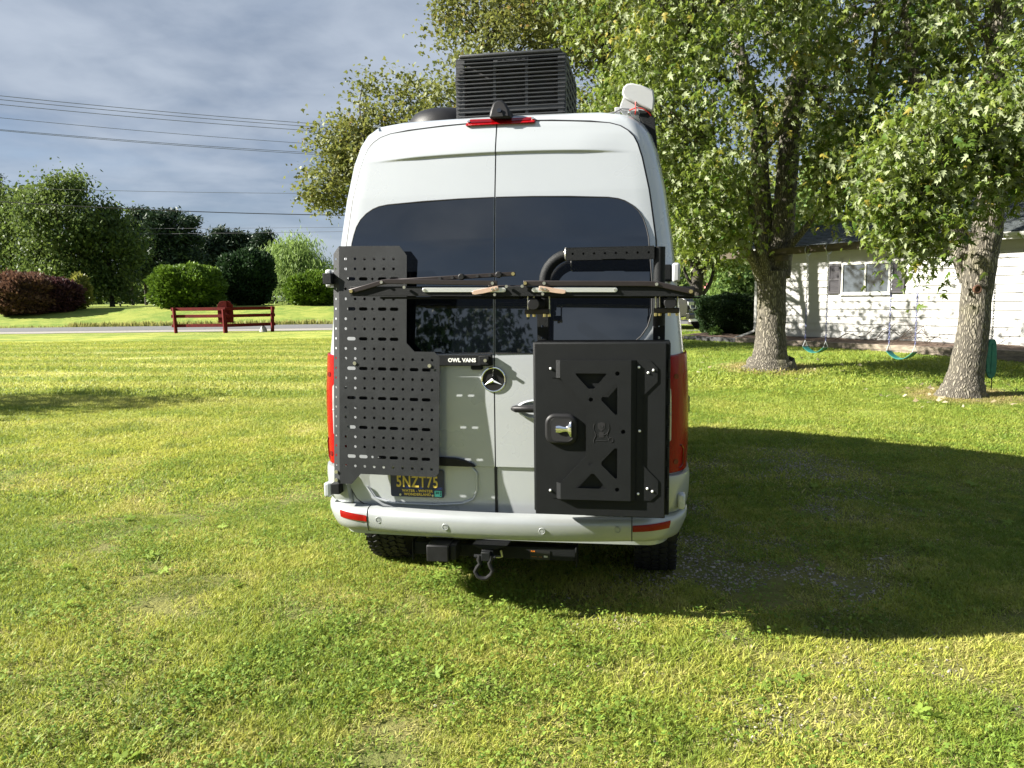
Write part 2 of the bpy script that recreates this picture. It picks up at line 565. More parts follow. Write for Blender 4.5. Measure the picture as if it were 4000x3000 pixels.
def lawn_colour(t, pos, blade=None):
    """grass colour from the place it grows: mowing stripes, dry patches, clover"""
    sx_ = t.n('ShaderNodeSeparateXYZ', {0: pos})
    x, y = sx_.outputs[0], sx_.outputs[1]
    nA = t.noise(pos, .28, 3, .5)
    nB = t.noise(pos, 1.3, 4, .6)
    nC = t.noise(pos, 6.0, 3, .6)
    far = t.ramp(y, 8.0, 15.0)
    # mowing stripes
    road = t.ramp(y, 40.0, 46.0)
    ph = t.math('ADD', t.math('MULTIPLY', y, 2.55), t.math('MULTIPLY', x, .28))
    ph = t.math('ADD', ph, t.math('MULTIPLY', nA, 1.6))
    st = t.math('MULTIPLY', t.math('ADD', t.math('SINE', ph), 1.0), .5)
    left = t.math('SUBTRACT', 1.0, t.ramp(x, 0.0, 5.0))
    st = t.ramp(st, .2, .85)
    green = (.17, .25, .032); lime = (.46, .46, .085); straw = (.50, .42, .19); dkgreen = (.06, .12, .018)
    c = t.mix(t.ramp(t.math('ADD', t.math('MULTIPLY', nA, .5), t.math('MULTIPLY', nB, .5)), .40, .60), green, lime)
    c = t.mix(t.math('MULTIPLY', t.math('SUBTRACT', far, t.math('MAXIMUM', road, t.math('MULTIPLY', t.ramp(y, 24.0, 36.0), .7))), t.math('ADD', .2, t.math('MULTIPLY', left, .55))), c, t.mix(st, (.19, .255, .05), (.48, .46, .16)))
    dry = t.math('MULTIPLY', t.ramp(t.math('ADD', t.math('MULTIPLY', nB, .6), t.math('MULTIPLY', nC, .4)), .50, .66), t.math('SUBTRACT', .75, t.math('MULTIPLY', far, .5)))
    c = t.mix(dry, c, straw)
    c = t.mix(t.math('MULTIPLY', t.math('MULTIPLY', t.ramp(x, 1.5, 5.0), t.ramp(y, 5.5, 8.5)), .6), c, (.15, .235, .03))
    clov = t.math('MULTIPLY', t.ramp(t.noise(pos, .8, 3, .5), .58, .68), t.math('SUBTRACT', .75, t.math('MULTIPLY', far, .6)))
    c = t.mix(clov, c, dkgreen)
    for bx_, by_ in ((5.48, 16.3), (7.58, 12.7)):
        dd = t.n('ShaderNodeVectorMath', {0: t.n('ShaderNodeCombineXYZ', {0: x, 1: y}), 1: (bx_, by_, 0.0)}, operation='DISTANCE').outputs['Value']
        ring = t.math('SUBTRACT', 1.0, t.ramp(t.math('ADD', dd, t.math('MULTIPLY', nC, .9)), 1.05, 1.75))
        c = t.mix(t.math('MULTIPLY', ring, .8), c, (.36, .25, .14))
    if blade is not None:
        c = t.mix(t.math('MULTIPLY', t.ramp(blade, .68, .80), t.math('SUBTRACT', .72, t.math('MULTIPLY', far, .5))), c, (.56, .48, .22))
        c = t.mix(t.math('MULTIPLY', t.ramp(t.math('SUBTRACT', 1.0, blade), .35, 1.0), .7), c, dkgreen)
        c = t.mix(t.math('MULTIPLY', t.ramp(nC, .52, .7), .5), c, (.44, .45, .08))
    return c


def lawn_mat():
    m = bpy.data.materials.new('lawn_turf'); m.use_nodes = True
    t = NT(m.node_tree); b = m.node_tree.nodes['Principled BSDF']
    b.inputs['Roughness'].default_value = .85
    b.inputs['Specular IOR Level'].default_value = .15
    pos = t.n('ShaderNodeNewGeometry').outputs['Position']
    y = t.n('ShaderNodeSeparateXYZ', {0: pos}).outputs[1]
    c = lawn_colour(t, pos)
    fine = t.noise(pos, 42, 5, .7)
    c = t.mix(t.ramp(fine, .35, .7), t.mix(.35, c, (.03, .045, .012)), c)
    c = t.mix(t.math('MULTIPLY', t.ramp(y, 30.0, 50.0), .55), c, (.115, .165, .035))  # far turf greener and darker; the dark stands for missing blade self-shadow
    near = t.math('SUBTRACT', 1.0, t.ramp(y, 6.0, 13.0))
    soil = t.mix(t.noise(pos, 30, 4), (.05, .048, .02), (.15, .135, .06))
    c = t.mix(t.math('MULTIPLY', near, .7), c, soil)
    t.set(b, 'Base Color', c)
    t.set(b, 'Normal', t.n('ShaderNodeBump', {'Strength': .8, 'Distance': .05, 'Height': t.math('ADD', t.noise(pos, 25, 5, .7), t.noise(pos, 3, 3))}))
    return m


def blade_mat():
    m = bpy.data.materials.new('grass_blade'); m.use_nodes = True
    t = NT(m.node_tree); nodes = m.node_tree.nodes; b = nodes['Principled BSDF']
    b.inputs['Roughness'].default_value = .55
    b.inputs['Specular IOR Level'].default_value = .22
    pos = t.n('ShaderNodeNewGeometry').outputs['Position']
    bl = t.n('ShaderNodeAttribute', attribute_name='tint').outputs['Fac']
    c = lawn_colour(t, pos, bl)
    t.set(b, 'Base Color', c)
    tr = t.n('ShaderNodeBsdfTranslucent', {'Color': t.mix(.4, c, (.62, .66, .11))})
    t.set(nodes['Material Output'], 'Surface', t.n('ShaderNodeMixShader', {0: .38, 1: b, 2: tr}))
    return m


M_lawn = lawn_mat()
M_blade = blade_mat()
M_clover = leafmat('clover_leaf', (.06, .13, .018), (.22, .30, .05), rough=.65)
M_pebble = pbr('pebble', (.30, .29, .28), .85, 0, .3, 3, .3, 40)
_t = NT(M_pebble.node_tree)
_oi = _t.n('ShaderNodeObjectInfo').outputs['Random']
_t.set(M_pebble.node_tree.nodes['Principled BSDF'], 'Base Color', _t.mix(_oi, (.10, .088, .07), (.40, .365, .31)))

# ------------------------------------------------------------------ ground, road
xs = np.unique(np.concatenate([np.linspace(-600, -60, 19), np.linspace(-60, 60, 161), np.linspace(60, 600, 19)]))
ys = np.unique(np.concatenate([np.linspace(-200, -6, 14), np.linspace(-6, 80, 173), np.linspace(80, 900, 26)]))
XX, YY = np.meshgrid(xs, ys)
ZZ = gz(XX, YY)
V = np.stack([XX, YY, ZZ], -1).reshape(-1, 3)
nx, ny = len(xs), len(ys)
I = np.arange(nx * ny).reshape(ny, nx)
Q = np.stack([I[:-1, :-1], I[:-1, 1:], I[1:, 1:], I[1:, :-1]], -1).reshape(-1, 4)
single('lawn', np_mesh('lawn', V, Q, 4), M_lawn, kind='structure', smooth=180)


def strip(name, x0, x1, y0, y1, dz, mat, n=120, jag=0.0):
    xs_ = np.linspace(x0, x1, n)
    r = np.random.default_rng(3)
    ya = y0 + jag * np.cumsum(r.normal(0, .25, n)) * 0 + jag * r.normal(0, 1, n)
    yb = y1 + jag * r.normal(0, 1, n)
    V_ = np.concatenate([np.stack([xs_, ya, gz(xs_, ya) + dz], -1), np.stack([xs_, yb, gz(xs_, yb) + dz], -1)])
    Q_ = np.stack([np.arange(n - 1), np.arange(1, n), np.arange(n + 1, 2 * n), np.arange(n, 2 * n - 1)], -1)
    single(name, np_mesh(name, V_, Q_, 4), mat, kind='structure')


strip('gravel_shoulder', -300, 300, 43.6, 47.0, .02, M_grav, 600, .12)
strip('road', -300, 300, 46.6, 53.6, .03, M_asph, 200)
strip('driveway', 2.5, 16, 29.3, 33.5, .02, M_asph, 40)

# ------------------------------------------------------------------ the van
van = Thing('camper_van', 'silver white high roof camper van parked on the grass, seen from behind', 'van', (0, 2.5, 0), van=True)
LV = np.array([  # z, half width, rear y, front y
    (.42, .93, .04, 5.80), (.55, .985, .03, 5.88), (.75, 1.003, .02, 5.92), (1.0, 1.012, .02, 5.92), (1.2, 1.012, .02, 5.75), (1.43, 1.0, .03, 5.2),
    (1.75, .968, .055, 4.9), (2.05, .935, .085, 4.55), (2.3, .899, .115, 4.25), (2.5, .860, .15, 4.0), (2.6, .826, .172, 3.8), (2.66, .790, .19, 3.65),
    (2.70, .738, .21, 3.5), (2.725, .62, .25, 3.3), (2.745, .40, .32, 3.0), (2.755, .12, .4, 2.5)])


def prof(z, c):
    return float(np.interp(z, LV[:13, 0], LV[:13, c]))


def rear(X, z, off=0.0):
    """rear skin of the van body at (X, z); off > 0 is towards the viewer"""
    Wd, r = prof(z, 1), prof(z, 2)
    rc = .125 * min(1, Wd / .95)
    ax = abs(X)
    y = r + .025 * (ax / Wd) ** 2
    if ax > Wd - rc:
        d = min(1, (ax - (Wd - rc)) / rc)
        y += .19 * (1 - math.sqrt(max(0, 1 - d * d)))
    return y - off


def plan(t, z, off=0.0, sgn=1):
    """t<0: X inboard of the corner (m); 0..1 round the corner; >1 along the side (m)"""
    Wd, r = prof(z, 1), prof(z, 2)
    rc = .125 * min(1, Wd / .95)
    if t <= 0:
        X = Wd - rc + t; y = r + .025 * (X / Wd) ** 2; n = (0, -1)
    elif t <= 1:
        a = t * math.pi / 2
        X = Wd - rc + rc * math.sin(a); y = r + .025 * (X / Wd) ** 2 + .19 * (1 - math.cos(a)); n = (math.sin(a), -math.cos(a))
    else:
        X = Wd; y = r + .025 + .19 + (t - 1); n = (1, 0)
    return np.array([sgn * (X + n[0] * off), y + n[1] * off, z])


mb = MB()
rings = []
for z, Wd, r, fr in LV:
    rc = .125 * min(1, Wd / .95); ry = .19 * min(1, Wd / .8)
    pts = []
    for X in np.linspace(0, Wd - rc, 8)[:-1]:
        pts.append((X, r + .025 * (X / Wd) ** 2))
    for a in np.linspace(0, math.pi / 2, 9):
        X = Wd - rc + rc * math.sin(a)
        pts.append((X, r + .025 * (X / Wd) ** 2 + ry * (1 - math.cos(a))))
    y0 = pts[-1][1]
    for y in np.linspace(y0, fr - .75, 10)[1:]:
        pts.append((Wd, y))
    for a in np.linspace(0, math.pi / 2, 8)[1:]:
        pts.append((Wd - .55 * Wd * (1 - math.cos(a)), fr - .75 + .6 * math.sin(a)))
    pts.append((0, fr))
    full = pts + [(-x, y) for x, y in pts[-2:0:-1]]
    rings.append([(x, y, z) for x, y in full])
n = len(rings[0])
for R_ in rings:
    mb.v.extend(R_)
for j in range(len(rings) - 1):
    for k in range(n):
        mb.f.append((j * n + k, j * n + (k + 1) % n, (j + 1) * n + (k + 1) % n, (j + 1) * n + k))
mb.f.append(tuple((len(rings) - 1) * n + k for k in range(n)))
mb.f.append(tuple(range(n))[::-1])
body = van.part('body', mb, M_white, smooth=40)

# windscreen and side windows (front half, out of the photograph's sight but true from beside)
mb = MB()
mb.grid(lambda u, v: ((u - .5) * 1.5 * (1 - .12 * v), 5.30 + (-.85) * v - .25 * (2 * u - 1) ** 2 + .05, 1.48 + .78 * v), 8, 6)
van.part('windscreen', mb, M_glass)
for sg in (-1, 1):
    mb = MB()
    mb.grid(lambda u, v: (sg * (prof(1.5 + .55 * v, 1) + .004), 3.6 + .9 * u - .2 * u * v, 1.5 + .55 * v), 4, 4)
    van.part('side_window', mb, M_glass)

XO = ([.58, .585, .60, .63, .69, .80, 1.43, 2.03, 2.3, 2.5, 2.58, 2.62, 2.65, 2.672, 2.683],
      [.66, .72, .765, .805, .838, .852, .855, .842, .805, .768, .745, .725, .695, .655, .60])


def crest(X, z):
    """relief on the doors: pressed ridge above the glass, shelf above the number plate"""
    zr = 2.516 - .02 * (X / .7) ** 2
    k = 1 - float(sstep(.42, .72, abs(X)))
    d = .012 * k * float(sstep(zr - .010, zr + .004, z)) * (1 - float(sstep(zr + .004, zr + .13, z)))
    d -= .012 * (1 - float(sstep(.832, .838, z))) * (1 - float(sstep(.70, .80, abs(X))))
    return d


def door_pt(sg, z_off=.010):
    def fn(u, v):
        z = v
        Xo = np.interp(z, XO[0], XO[1])
        X = .0035 + u * (Xo - .0035)
        zz = z - (.045 * (X / .7) ** 2) * float(sstep(2.2, 2.68, z)) + (-.008 * (1 - X / .75)) * (1 - float(sstep(.58, .7, z)))
        return (sg * X, rear(sg * X, zz, z_off + crest(X, zz)), zz)
    return fn


vs = np.unique(np.round(np.concatenate([np.array(XO[0]), np.linspace(.58, 2.683, 46), np.linspace(2.48, 2.53, 14), np.linspace(.826, .844, 7)]), 4))
doors = {}
for sg, nm in ((-1, 'left_rear_door'), (1, 'right_rear_door')):
    mb = MB(); mb.grid(door_pt(sg), 22, 0, vs=vs, skirt=(0, .016, 0))
    if sg < 0:
        mb.f = [f[::-1] for f in mb.f]
    doors[sg] = van.part('rear_door', mb, M_white, smooth=50)

# dark seals: between the doors and round them
mb = MB()
mb.grid(lambda u, v: ((u - .5) * .016, rear(0, v, .004), v), 3, 0, vs=np.linspace(.575, 2.69, 40))
for sg in (-1, 1):
    outl = []
    for z in vs:
        outl.append((np.interp(z, XO[0], XO[1]) + .003, z))
    pts = [(0.0, .566)] + [(X, .572 + -.008 * (1 - X / .75)) for X in (.3, .6)] + outl + [(x, 2.688 - .0) for x in (.5, .3, .1, 0)]
    P = []
    for X, z in pts:
        zz = z - (.045 * (X / .7) ** 2) * float(sstep(2.2, 2.68, z))
        P.append((sg * X, rear(sg * X, zz, .001), zz))
    mb.tube(P, .0065, 6)
van.part('door_seal', mb, M_seal)

# glass
WO = ([1.455, 1.47, 1.50, 1.54, 1.59, 1.66, 1.8, 2.067, 2.12, 2.17, 2.21, 2.24, 2.262, 2.272, 2.277],
      [.58, .66, .725, .772, .806, .826, .828, .806, .795, .78, .757, .725, .685, .65, .60])
wv = np.unique(np.round(np.concatenate([np.array(WO[0]), np.linspace(1.455, 2.277, 24)]), 4))
for sg in (-1, 1):
    def fn(u, v):
        Xo = np.interp(v, WO[0], WO[1]); X = .006 + u * (Xo - .006)
        zz = v - .02 * (X / .62) ** 2 * float(sstep(1.9, 2.27, v))
        return (sg * X, rear(sg * X, zz, .0145), zz)
    mb = MB(); mb.grid(fn, 14, 0, vs=wv, skirt=(0, .004, 0))
    if sg < 0: mb.f = [f[::-1] for f in mb.f]
    van.part('rear_window', mb, M_glass, parent=doors[sg], smooth=60)
    # thin rubber border
    P = []
    for v in wv:
        X = np.interp(v, WO[0], WO[1]); zz = v - .02 * (X / .62) ** 2 * float(sstep(1.9, 2.27, v))
        P.append((sg * X, rear(sg * X, zz, .012), zz))
    P = [(sg * .006, rear(0, 1.452, .012), 1.452)] + P + [(sg * x, rear(0, 2.277, .012), 2.277 - .02 * (x / .62) ** 2) for x in (.4, .2, .006)]
    mb = MB().tube(P, .004, 6)
    van.part('window_seal', mb, M_seal, parent=doors[sg])

# roof gutters seam and high brake light with camera
mb = MB()
for sg in (-1, 1):
    mb.tube([(sg * .70, y, z) for y, z in ((.205, 2.695), (.225, 2.707), (.30, 2.718), (.6, 2.722), (3.0, 2.724))], .006, 8)
van.part('roof_rib', mb, M_white)
mb = MB()
bl_poly = [(-.172, 2.670), (.208, 2.668), (.212, 2.682), (.196, 2.706), (-.15, 2.712), (-.166, 2.70)]
mb.prism(bl_poly, lambda u, v, q: (u, .168 + .04 * (v - 2.67) / .04 + (0 if q == 0 else .03), v), 1)
blo = van.part('brake_light', mb, M_red, bevel=.006)
mb = MB(); mb.box((.02, .187, 2.690), (.32, .006, .018), (-.75, 0, 0)); van.part('lamp_strip', mb, M_redd, parent=blo)
mb = MB()
for X in (-.155, .195): mb.disc((X, .188, 2.692), (0, 1, -.7), .008, .012, 10)
van.part('screw', mb, M_steel, parent=blo)
mb = MB()
mb.prism([(-.038, 2.700), (.082, 2.695), (.072, 2.742), (.048, 2.785), (.028, 2.799), (.004, 2.799), (-.018, 2.785), (-.032, 2.742)], lambda u, v, q: (u - (.012 * q if v > 2.75 else 0), .150 + .17 * q + (.03 * (v - 2.7) / .1 if q == 0 else 0), v - .02 * q * (1 if v > 2.75 else 0)), 1)
rc_ = van.part('reversing_camera', mb, M_blackpl, bevel=.012)
mb = MB(); mb.disc((.02, .156, 2.735), (0, 1, -.3), .012, .012); van.part('camera_lens', mb, M_glass, parent=rc_)
mb = MB(); mb.prism([(0.0, 2.704), (.042, 2.704), (.036, 2.722), (.008, 2.722)], lambda u, v, q: (u, .147 + .02 * q, v), 1); van.part('camera_opening', mb, M_dark, parent=rc_)

# bumper
BP = [(.600, -.05), (.596, -.094), (.584, -.112), (.555, -.119), (.530, -.120), (.500, -.116), (.468, -.102), (.455, -.06)]


def bump_pt(s, k, off=0.0):
    """s: metres of X inboard of +-.80 (signed), beyond that round the corner"""
    z, y0 = BP[k] if isinstance(k, int) else (k, float(np.interp(-k, [-b[0] for b in BP], [b[1] for b in BP])))
    ax = abs(s); sg = 1 if s >= 0 else -1
    if ax <= .74:
        X = ax; y = y0 - .0 + .07 * (ax / .74) ** 2.2; nx_, ny_ = 0, -1
    else:
        a = min(1.0, (ax - .74) / .38) * math.pi / 2
        X = .74 + (.285 - .04 * max(0, (.56 - z) / .1)) * math.sin(a); y = y0 + .07 + .26 * (1 - math.cos(a)); nx_, ny_ = math.sin(a), -math.cos(a)
        if ax > 1.12:
            y += (ax - 1.12)
    return np.array([sg * (X + off * nx_), y + off * ny_, z])


ss = np.concatenate([np.linspace(-1.9, -1.12, 5), np.linspace(-1.10, -.76, 12), np.linspace(-.74, .74, 21), np.linspace(.76, 1.10, 12), np.linspace(1.12, 1.9, 5)])
mb = MB(); mb.grid(lambda u, v: bump_pt(ss[int(round(u))], int(round(v))), 0, 0, us=np.arange(len(ss)), vs=np.arange(len(BP))[::-1])
bumper = van.part('bumper', mb, M_bumper, smooth=60)
mb = MB()
for X in (-.716, .733):
    mb.tube([bump_pt(X, k, .001) for k in range(len(BP))], .0025, 5)
van.part('bumper_joint', mb, M_seal, parent=bumper)
for X, z in ((-.645, .540), (-.255, .528), (.268, .527), (.66, .537)):
    c = bump_pt(X, z)
    mb = MB(); mb.ring(c + [0, -.001, 0], (0, 1, 0), .0155, .003, 20, 6); mb.disc(c + [0, -.001, 0], (0, 1, 0), .010, .004, 14)
    van.part('parking_sensor', mb, M_bumper, parent=bumper)
for sg, (a, b_) in ((-1, (.719, .872)), (1, (.737, .915))):
    mb = MB()
    mb.grid(lambda u, v: bump_pt(sg * (a + (b_ - a) * u), .524 + v * (.034 + .006 * u) + .010 * u, .006), 18, 6, skirt=None)
    if sg < 0: mb.f = [f[::-1] for f in mb.f]
    van.part('reflector', mb, M_refl, parent=bumper)
# quarter panels between bumper and tail light
for sg in (-1, 1):
    mb = MB()
    ts = np.concatenate([np.linspace(-.035, 0, 4), np.linspace(.1, 1, 10), [1.2, 1.6]])
    zs = np.array([.598, .61, .64, .69, .75, .79, .808, .812])
    offs = [.004, .022, .034, .036, .034, .032, .028, .005]
    mb.grid(lambda u, v: plan(ts[int(round(u))], zs[int(round(v))], offs[int(round(v))] * (.25 if int(round(u)) == 0 else 1), sg), 0, 0, us=np.arange(len(ts)), vs=np.arange(len(zs)))
    if sg < 0: mb.f = [f[::-1] for f in mb.f]
    van.part('bumper_corner', mb, M_bumper, smooth=60)

# tail lights
for sg in (-1, 1):
    mb = MB()
    ts = np.concatenate([np.linspace(-.03, 0, 3), np.linspace(.12, 1, 9), [1.06, 1.12]])
    zs = np.array([.818, .825, .86, .95, 1.05, 1.15, 1.25, 1.35, 1.40, 1.428, 1.434])

    def fn(u, v):
        i, j = int(round(u)), int(round(v))
        z = zs[j]; off = .006 if j in (0, len(zs) - 1) or i in (0,) else .016
        sl = .03 * (ts[i] if ts[i] < 1 else 1) * (1 if j > 6 else 0)
        return plan(ts[i], z + sl * .6, off, sg)
    mb.grid(fn, 0, 0, us=np.arange(len(ts)), vs=np.arange(len(zs)))
    if sg < 0: mb.f = [f[::-1] for f in mb.f]
    tl = van.part('tail_light', mb, M_red, smooth=50)
    mb = MB()
    zz_ = np.array([.985, 1.0, 1.05, 1.15, 1.23, 1.265, 1.28]); tt_ = np.array([-.03, -.01, .0, .08, .15, .20])
    mb.grid(lambda u, v: plan(tt_[int(round(u))] * (1 if 0 < int(round(v)) < 6 else .7), zz_[int(round(v))], .0185, sg), 0, 0, us=np.arange(len(tt_)), vs=np.arange(len(zz_)))
    if sg < 0: mb.f = [f[::-1] for f in mb.f]
    van.part('reversing_lens', mb, M_clear, parent=tl)
    mb = MB(); mb.tube([plan(t, 1.135, .021, sg) for t in (-.03, 0, .1, .19)], .003, 5)
    van.part('lens_divider', mb, M_offwhite, parent=tl)
    mb = MB()
    for z in (1.33, 1.0 - .12): mb.disc(plan(.35, z, .014, sg), (sg * .5, -.85, 0), .014, .012, 12)
    van.part('bulb_socket', mb, M_redd, parent=tl)
    mb = MB(); mb.tube([plan(t, z, .018, sg) for t, z in ((.0, .845), (.5, .845), (.58, .86), (.58, .94), (.5, .965), (.0, .965))], .004, 6)
    van.part('lens_outline', mb, M_redd, parent=tl)

# hinges
for sg in (-1, 1):
    for z, X, hh in ((1.865, .945, .10), (.668, .985, .085)):
        mb = MB(); p = plan(.55, z, .03, sg)
        mb.box((sg * (X + .004), p[1] - .02, z), (.04, .07, hh)); hg = van.part('door_hinge', mb, M_white if z < 1 else M_offwhite, bevel=.012)
        mb = MB(); mb.box((sg * (X - .05), p[1] - .012, z - .005), (.07, .03, hh * .8)); van.part('hinge_plate', mb, M_blackpc, parent=hg, bevel=.004)
        mb = MB()
        for dz in (-.025, .025): mb.disc((sg * (X - .045), p[1] - .03, z + dz), (0, 1, 0), .009, .012, 10)
        van.part('hinge_bolt', mb, M_blackpl, parent=hg)

# emblem
ec = np.array([-.003, rear(0, 1.31, .011), 1.312])
mb = MB(); mb.disc(ec, (0, 1, 0), .068, .008, 32); emb = van.part('emblem', mb, M_blackpl)
mb = MB(); mb.ring(ec + [0, -.004, 0], (0, 1, 0), .064, .0055, 40, 8); van.part('emblem_ring', mb, M_chrome, parent=emb)
mb = MB()
for k in range(3):
    a = math.radians(90 + 120 * k); d = np.array([math.cos(a), 0, math.sin(a)])
    tip = ec + d * .060 + [0, -.005, 0]
    a1, a2 = a + math.radians(60), a - math.radians(60)
    b1 = ec + np.array([math.cos(a1), 0, math.sin(a1)]) * .0125 + [0, -.005, 0]
    b2 = ec + np.array([math.cos(a2), 0, math.sin(a2)]) * .0125 + [0, -.005, 0]
    top = ec + [0, -.014, 0]
    mb.add([tip, b1, top, b2], [(0, 1, 2), (0, 2, 3)])
van.part('emblem_star', mb, M_chrome, parent=emb, smooth=0)

# door handle (right door)
mb = MB(); mb.lathe((.235, rear(.2, 1.16, .014), 1.155), [(.0, -.004), (.105, -.004), (.118, .0), (.104, .006), (.085, -.002), (0, -.006)], (0, -1, 0), 28, (1, .45))
hb = van.part('handle_recess', mb, M_white, parent=doors[1])
mb = MB(); mb.tube([(.10, rear(.2, 1.16, .028), 1.16), (.12, rear(.2, 1.16, .045), 1.16), (.2, rear(.2, 1.16, .052), 1.163), (.30, rear(.2, 1.16, .052), 1.163)], [.012, .019, .021, .021], 12)
van.part('door_handle', mb, M_blackpl, parent=doors[1])
# plate lamp trim and number plate (left door)
mb = MB()
mb.prism([(-.66, .875), (-.66, .838), (-.105, .838), (-.115, .850), (-.16, .872), (-.22, .884), (-.35, .888), (-.5, .886)], lambda u, v, q: (u, rear(u, v, .014 + .022 * (1 - q)), v), 1)
van.part('plate_lamp_trim', mb, M_blackpl, parent=doors[-1], bevel=.004)
py_ = rear(-.44, .73, .012)
NP = lambda u, v, q: (-.442 + u, py_ - q, .733 + v + .018 * 0)
mb = MB(); mb.prism(rrect(0, 0, .308, .156, .012), lambda u, v, q: NP(u, v, .002 + .004 * q), 1)
npl = van.part('number_plate', mb, M_navy, parent=doors[-1], bevel=.001)
for s_, sz, u, v, sxx, bold, m_ in (('5NZT75', .090, 0.0, .006, .72, .0016, M_yellow), ('WATER - WINTER', .020, .0, -.043, 1.02, .0006, M_yellow), ('WONDERLAND', .020, .0, -.063, 1.02, .0006, M_yellow)):
    tv, tf = text(s_, sz, .0012, sxx, bold, spacing=1.08)
    mb = MB(); mb.add([NP(x + u, y + v, .0068 + z) for x, y, z in tv], tf)
    van.part('plate_lettering', mb, m_, parent=doors[-1], smooth=0)
mb = MB(); mb.prism(rrect(.118, -.056, .040, .034, .003, 3), lambda u, v, q: NP(u, v, .0064 + .0008 * q), 1); van.part('plate_sticker', mb, M_teal, parent=doors[-1])
for s_, sz, u, v in (('24', .019, .113, -.051), ('A', .009, .132, -.046), ('P', .009, .132, -.055), ('R', .009, .132, -.064)):
    tv, tf = text(s_, sz, .0006, 1, .0006); mb = MB(); mb.add([NP(x + u, y + v, .0076 + z) for x, y, z in tv], tf); van.part('sticker_lettering', mb, M_ink, parent=doors[-1], smooth=0)
mb = MB()
for u in (-.098, .088): mb.disc(NP(u, -.066, .008), (0, 1, 0), .006, .006, 10)
van.part('plate_bolt', mb, M_steel, parent=doors[-1])
# wiper-free pressing round the plate recess
mb = MB()
mb.tube([(X, rear(X, z, .0095 - .0), z) for X, z in ((-.13, .828), (-.105, .80), (-.105, .70), (-.13, .65), (-.19, .625), (-.35, .612), (-.6, .612), (-.7, .64), (-.74, .7))], .006, 8)
van.part('plate_recess_edge', mb, M_white, parent=doors[-1])

# mud flaps, wheels
def wheel(X, Y, name='wheel'):
    mb = MB()
    pr = [(.18, -.10), (.22, -.118), (.30, -.128), (.352, -.122), (.372, -.105), (.378, -.05), (.378, .05), (.372, .105), (.352, .122), (.30, .128), (.22, .118), (.18, .10)]
    V_ = []
    nn = 40
    for r, a in pr:
        for k in range(nn):
            t = 2 * math.pi * k / nn
            V_.append((X + a, Y + r * math.cos(t), .372 + r * math.sin(t)))
    Fc = [(i * nn + k, i * nn + (k + 1) % nn, (i + 1) * nn + (k + 1) % nn, (i + 1) * nn + k) for i in range(len(pr) - 1) for k in range(nn)]
    mb.add(V_, Fc)
    wh = van.part('wheel', mb, M_tyre)
    mb = MB(); r_ = np.random.default_rng(5)
    for k in range(52):
        t = 2 * math.pi * k / 52
        for a, wd, tw in ((-.105, .045, .3), (-.052, .042, -.5), (.0, .04, .5), (.052, .042, -.5), (.105, .045, .3)):
            tt = t + (.06 if a in (-.052, .052) else 0)
            rr = .380 - (.008 if abs(a) > .1 else 0)
            P = np.array([[sx2 * wd / 2, sy2 * .017, sz2 * .008] for sx2 in (-1, 1) for sy2 in (-1, 1) for sz2 in (-1, 1)])
            P = P @ np.array(Euler((0, 0, tw)).to_matrix()).T
            ca, sa = math.cos(t * 1 + (tt - t)), math.sin(tt)
            # local: x along axle, y tangential, z radial
            rad = np.array([0, math.cos(tt), math.sin(tt)]); tan = np.array([0, -math.sin(tt), math.cos(tt)]); axl = np.array([1.0, 0, 0])
            W_ = np.array([X + a, Y, .372]) + rad * rr + P[:, :1] * axl + P[:, 1:2] * tan + P[:, 2:3] * rad
            mb.add(W_, [(0, 1, 3, 2), (4, 6, 7, 5), (0, 4, 5, 1), (2, 3, 7, 6), (0, 2, 6, 4), (1, 5, 7, 3)])
    van.part('tread', mb, M_tyre, parent=wh, smooth=0, kind='stuff')
    mb = MB(); mb.lathe((X, Y, .372), [(.05, -.09), (.2, -.09), (.21, 0), (.2, .09), (.05, .09)], (1, 0, 0), 28)
    van.part('rim', mb, M_rim, parent=wh)


for sg in (-1, 1):
    wheel(sg * .862, .96); wheel(sg * .862, 4.65)
    mb = MB(); mb.prism([(sg * .74, .46), (sg * 1.0, .50), (sg * 1.0, .33), (sg * .98, .285), (sg * .74, .295), (sg * .72, .32)], lambda u, v, q: (u, .56 + .02 * q, v), 1)
    van.part('mud_flap', mb, M_blackpl, bevel=.004)
mb = MB(); mb.box((0, 2.8, .36), (1.6, 4.6, .14)); mb.tube([(-.75, .96, .36), (.75, .96, .36)], .06, 10); mb.lathe((0, .96, .36), [(.05, -.15), (.13, -.06), (.13, .06), (.05, .15)], (0, 1, 0), 14)
mb.box((0, .45, .50), (1.5, .7, .04))
van.part('chassis', mb, M_dark)
mb = MB(); mb.box((1.035, .55, 1.12), (.03, .05, .10)); van.part('side_marker', mb, M_blackpl, bevel=.01)

# tow bar (bolted to the chassis)
mb = MB(); mb.box((-.03, .10, .345), (.92, .075, .075)); tb = van.part('tow_bar', mb, M_blackpc, bevel=.006)
mb = MB()
for X in (-.492, .432): mb.box((X, .10, .335), (.008, .10, .11))
van.part('end_plate', mb, M_blackpc, parent=tb, bevel=.002)
mb = MB(); mb.box((-.315, .0, .362), (.124, .14, .092)); mb.box((-.235, .01, .362), (.035, .10, .085)); van.part('socket_box', mb, M_blackpl, parent=tb, bevel=.006)
mb = MB(); mb.prism([(-.12, .415), (.075, .415), (.012, .390), (-.075, .390)], lambda u, v, q: (u, .06 - .13 * q + .0, v + .01 * q), 1); mb.box((-.035, .01, .365), (.066, .16, .066)); van.part('receiver', mb, M_blackpc, parent=tb, bevel=.004)
mb = MB(); mb.tube([(-.10, -.02, .345), (.025, -.02, .345), (.036, -.025, .35), (.03, -.03, .385)], .007, 8); van.part('hitch_pin', mb, M_steel, parent=tb)
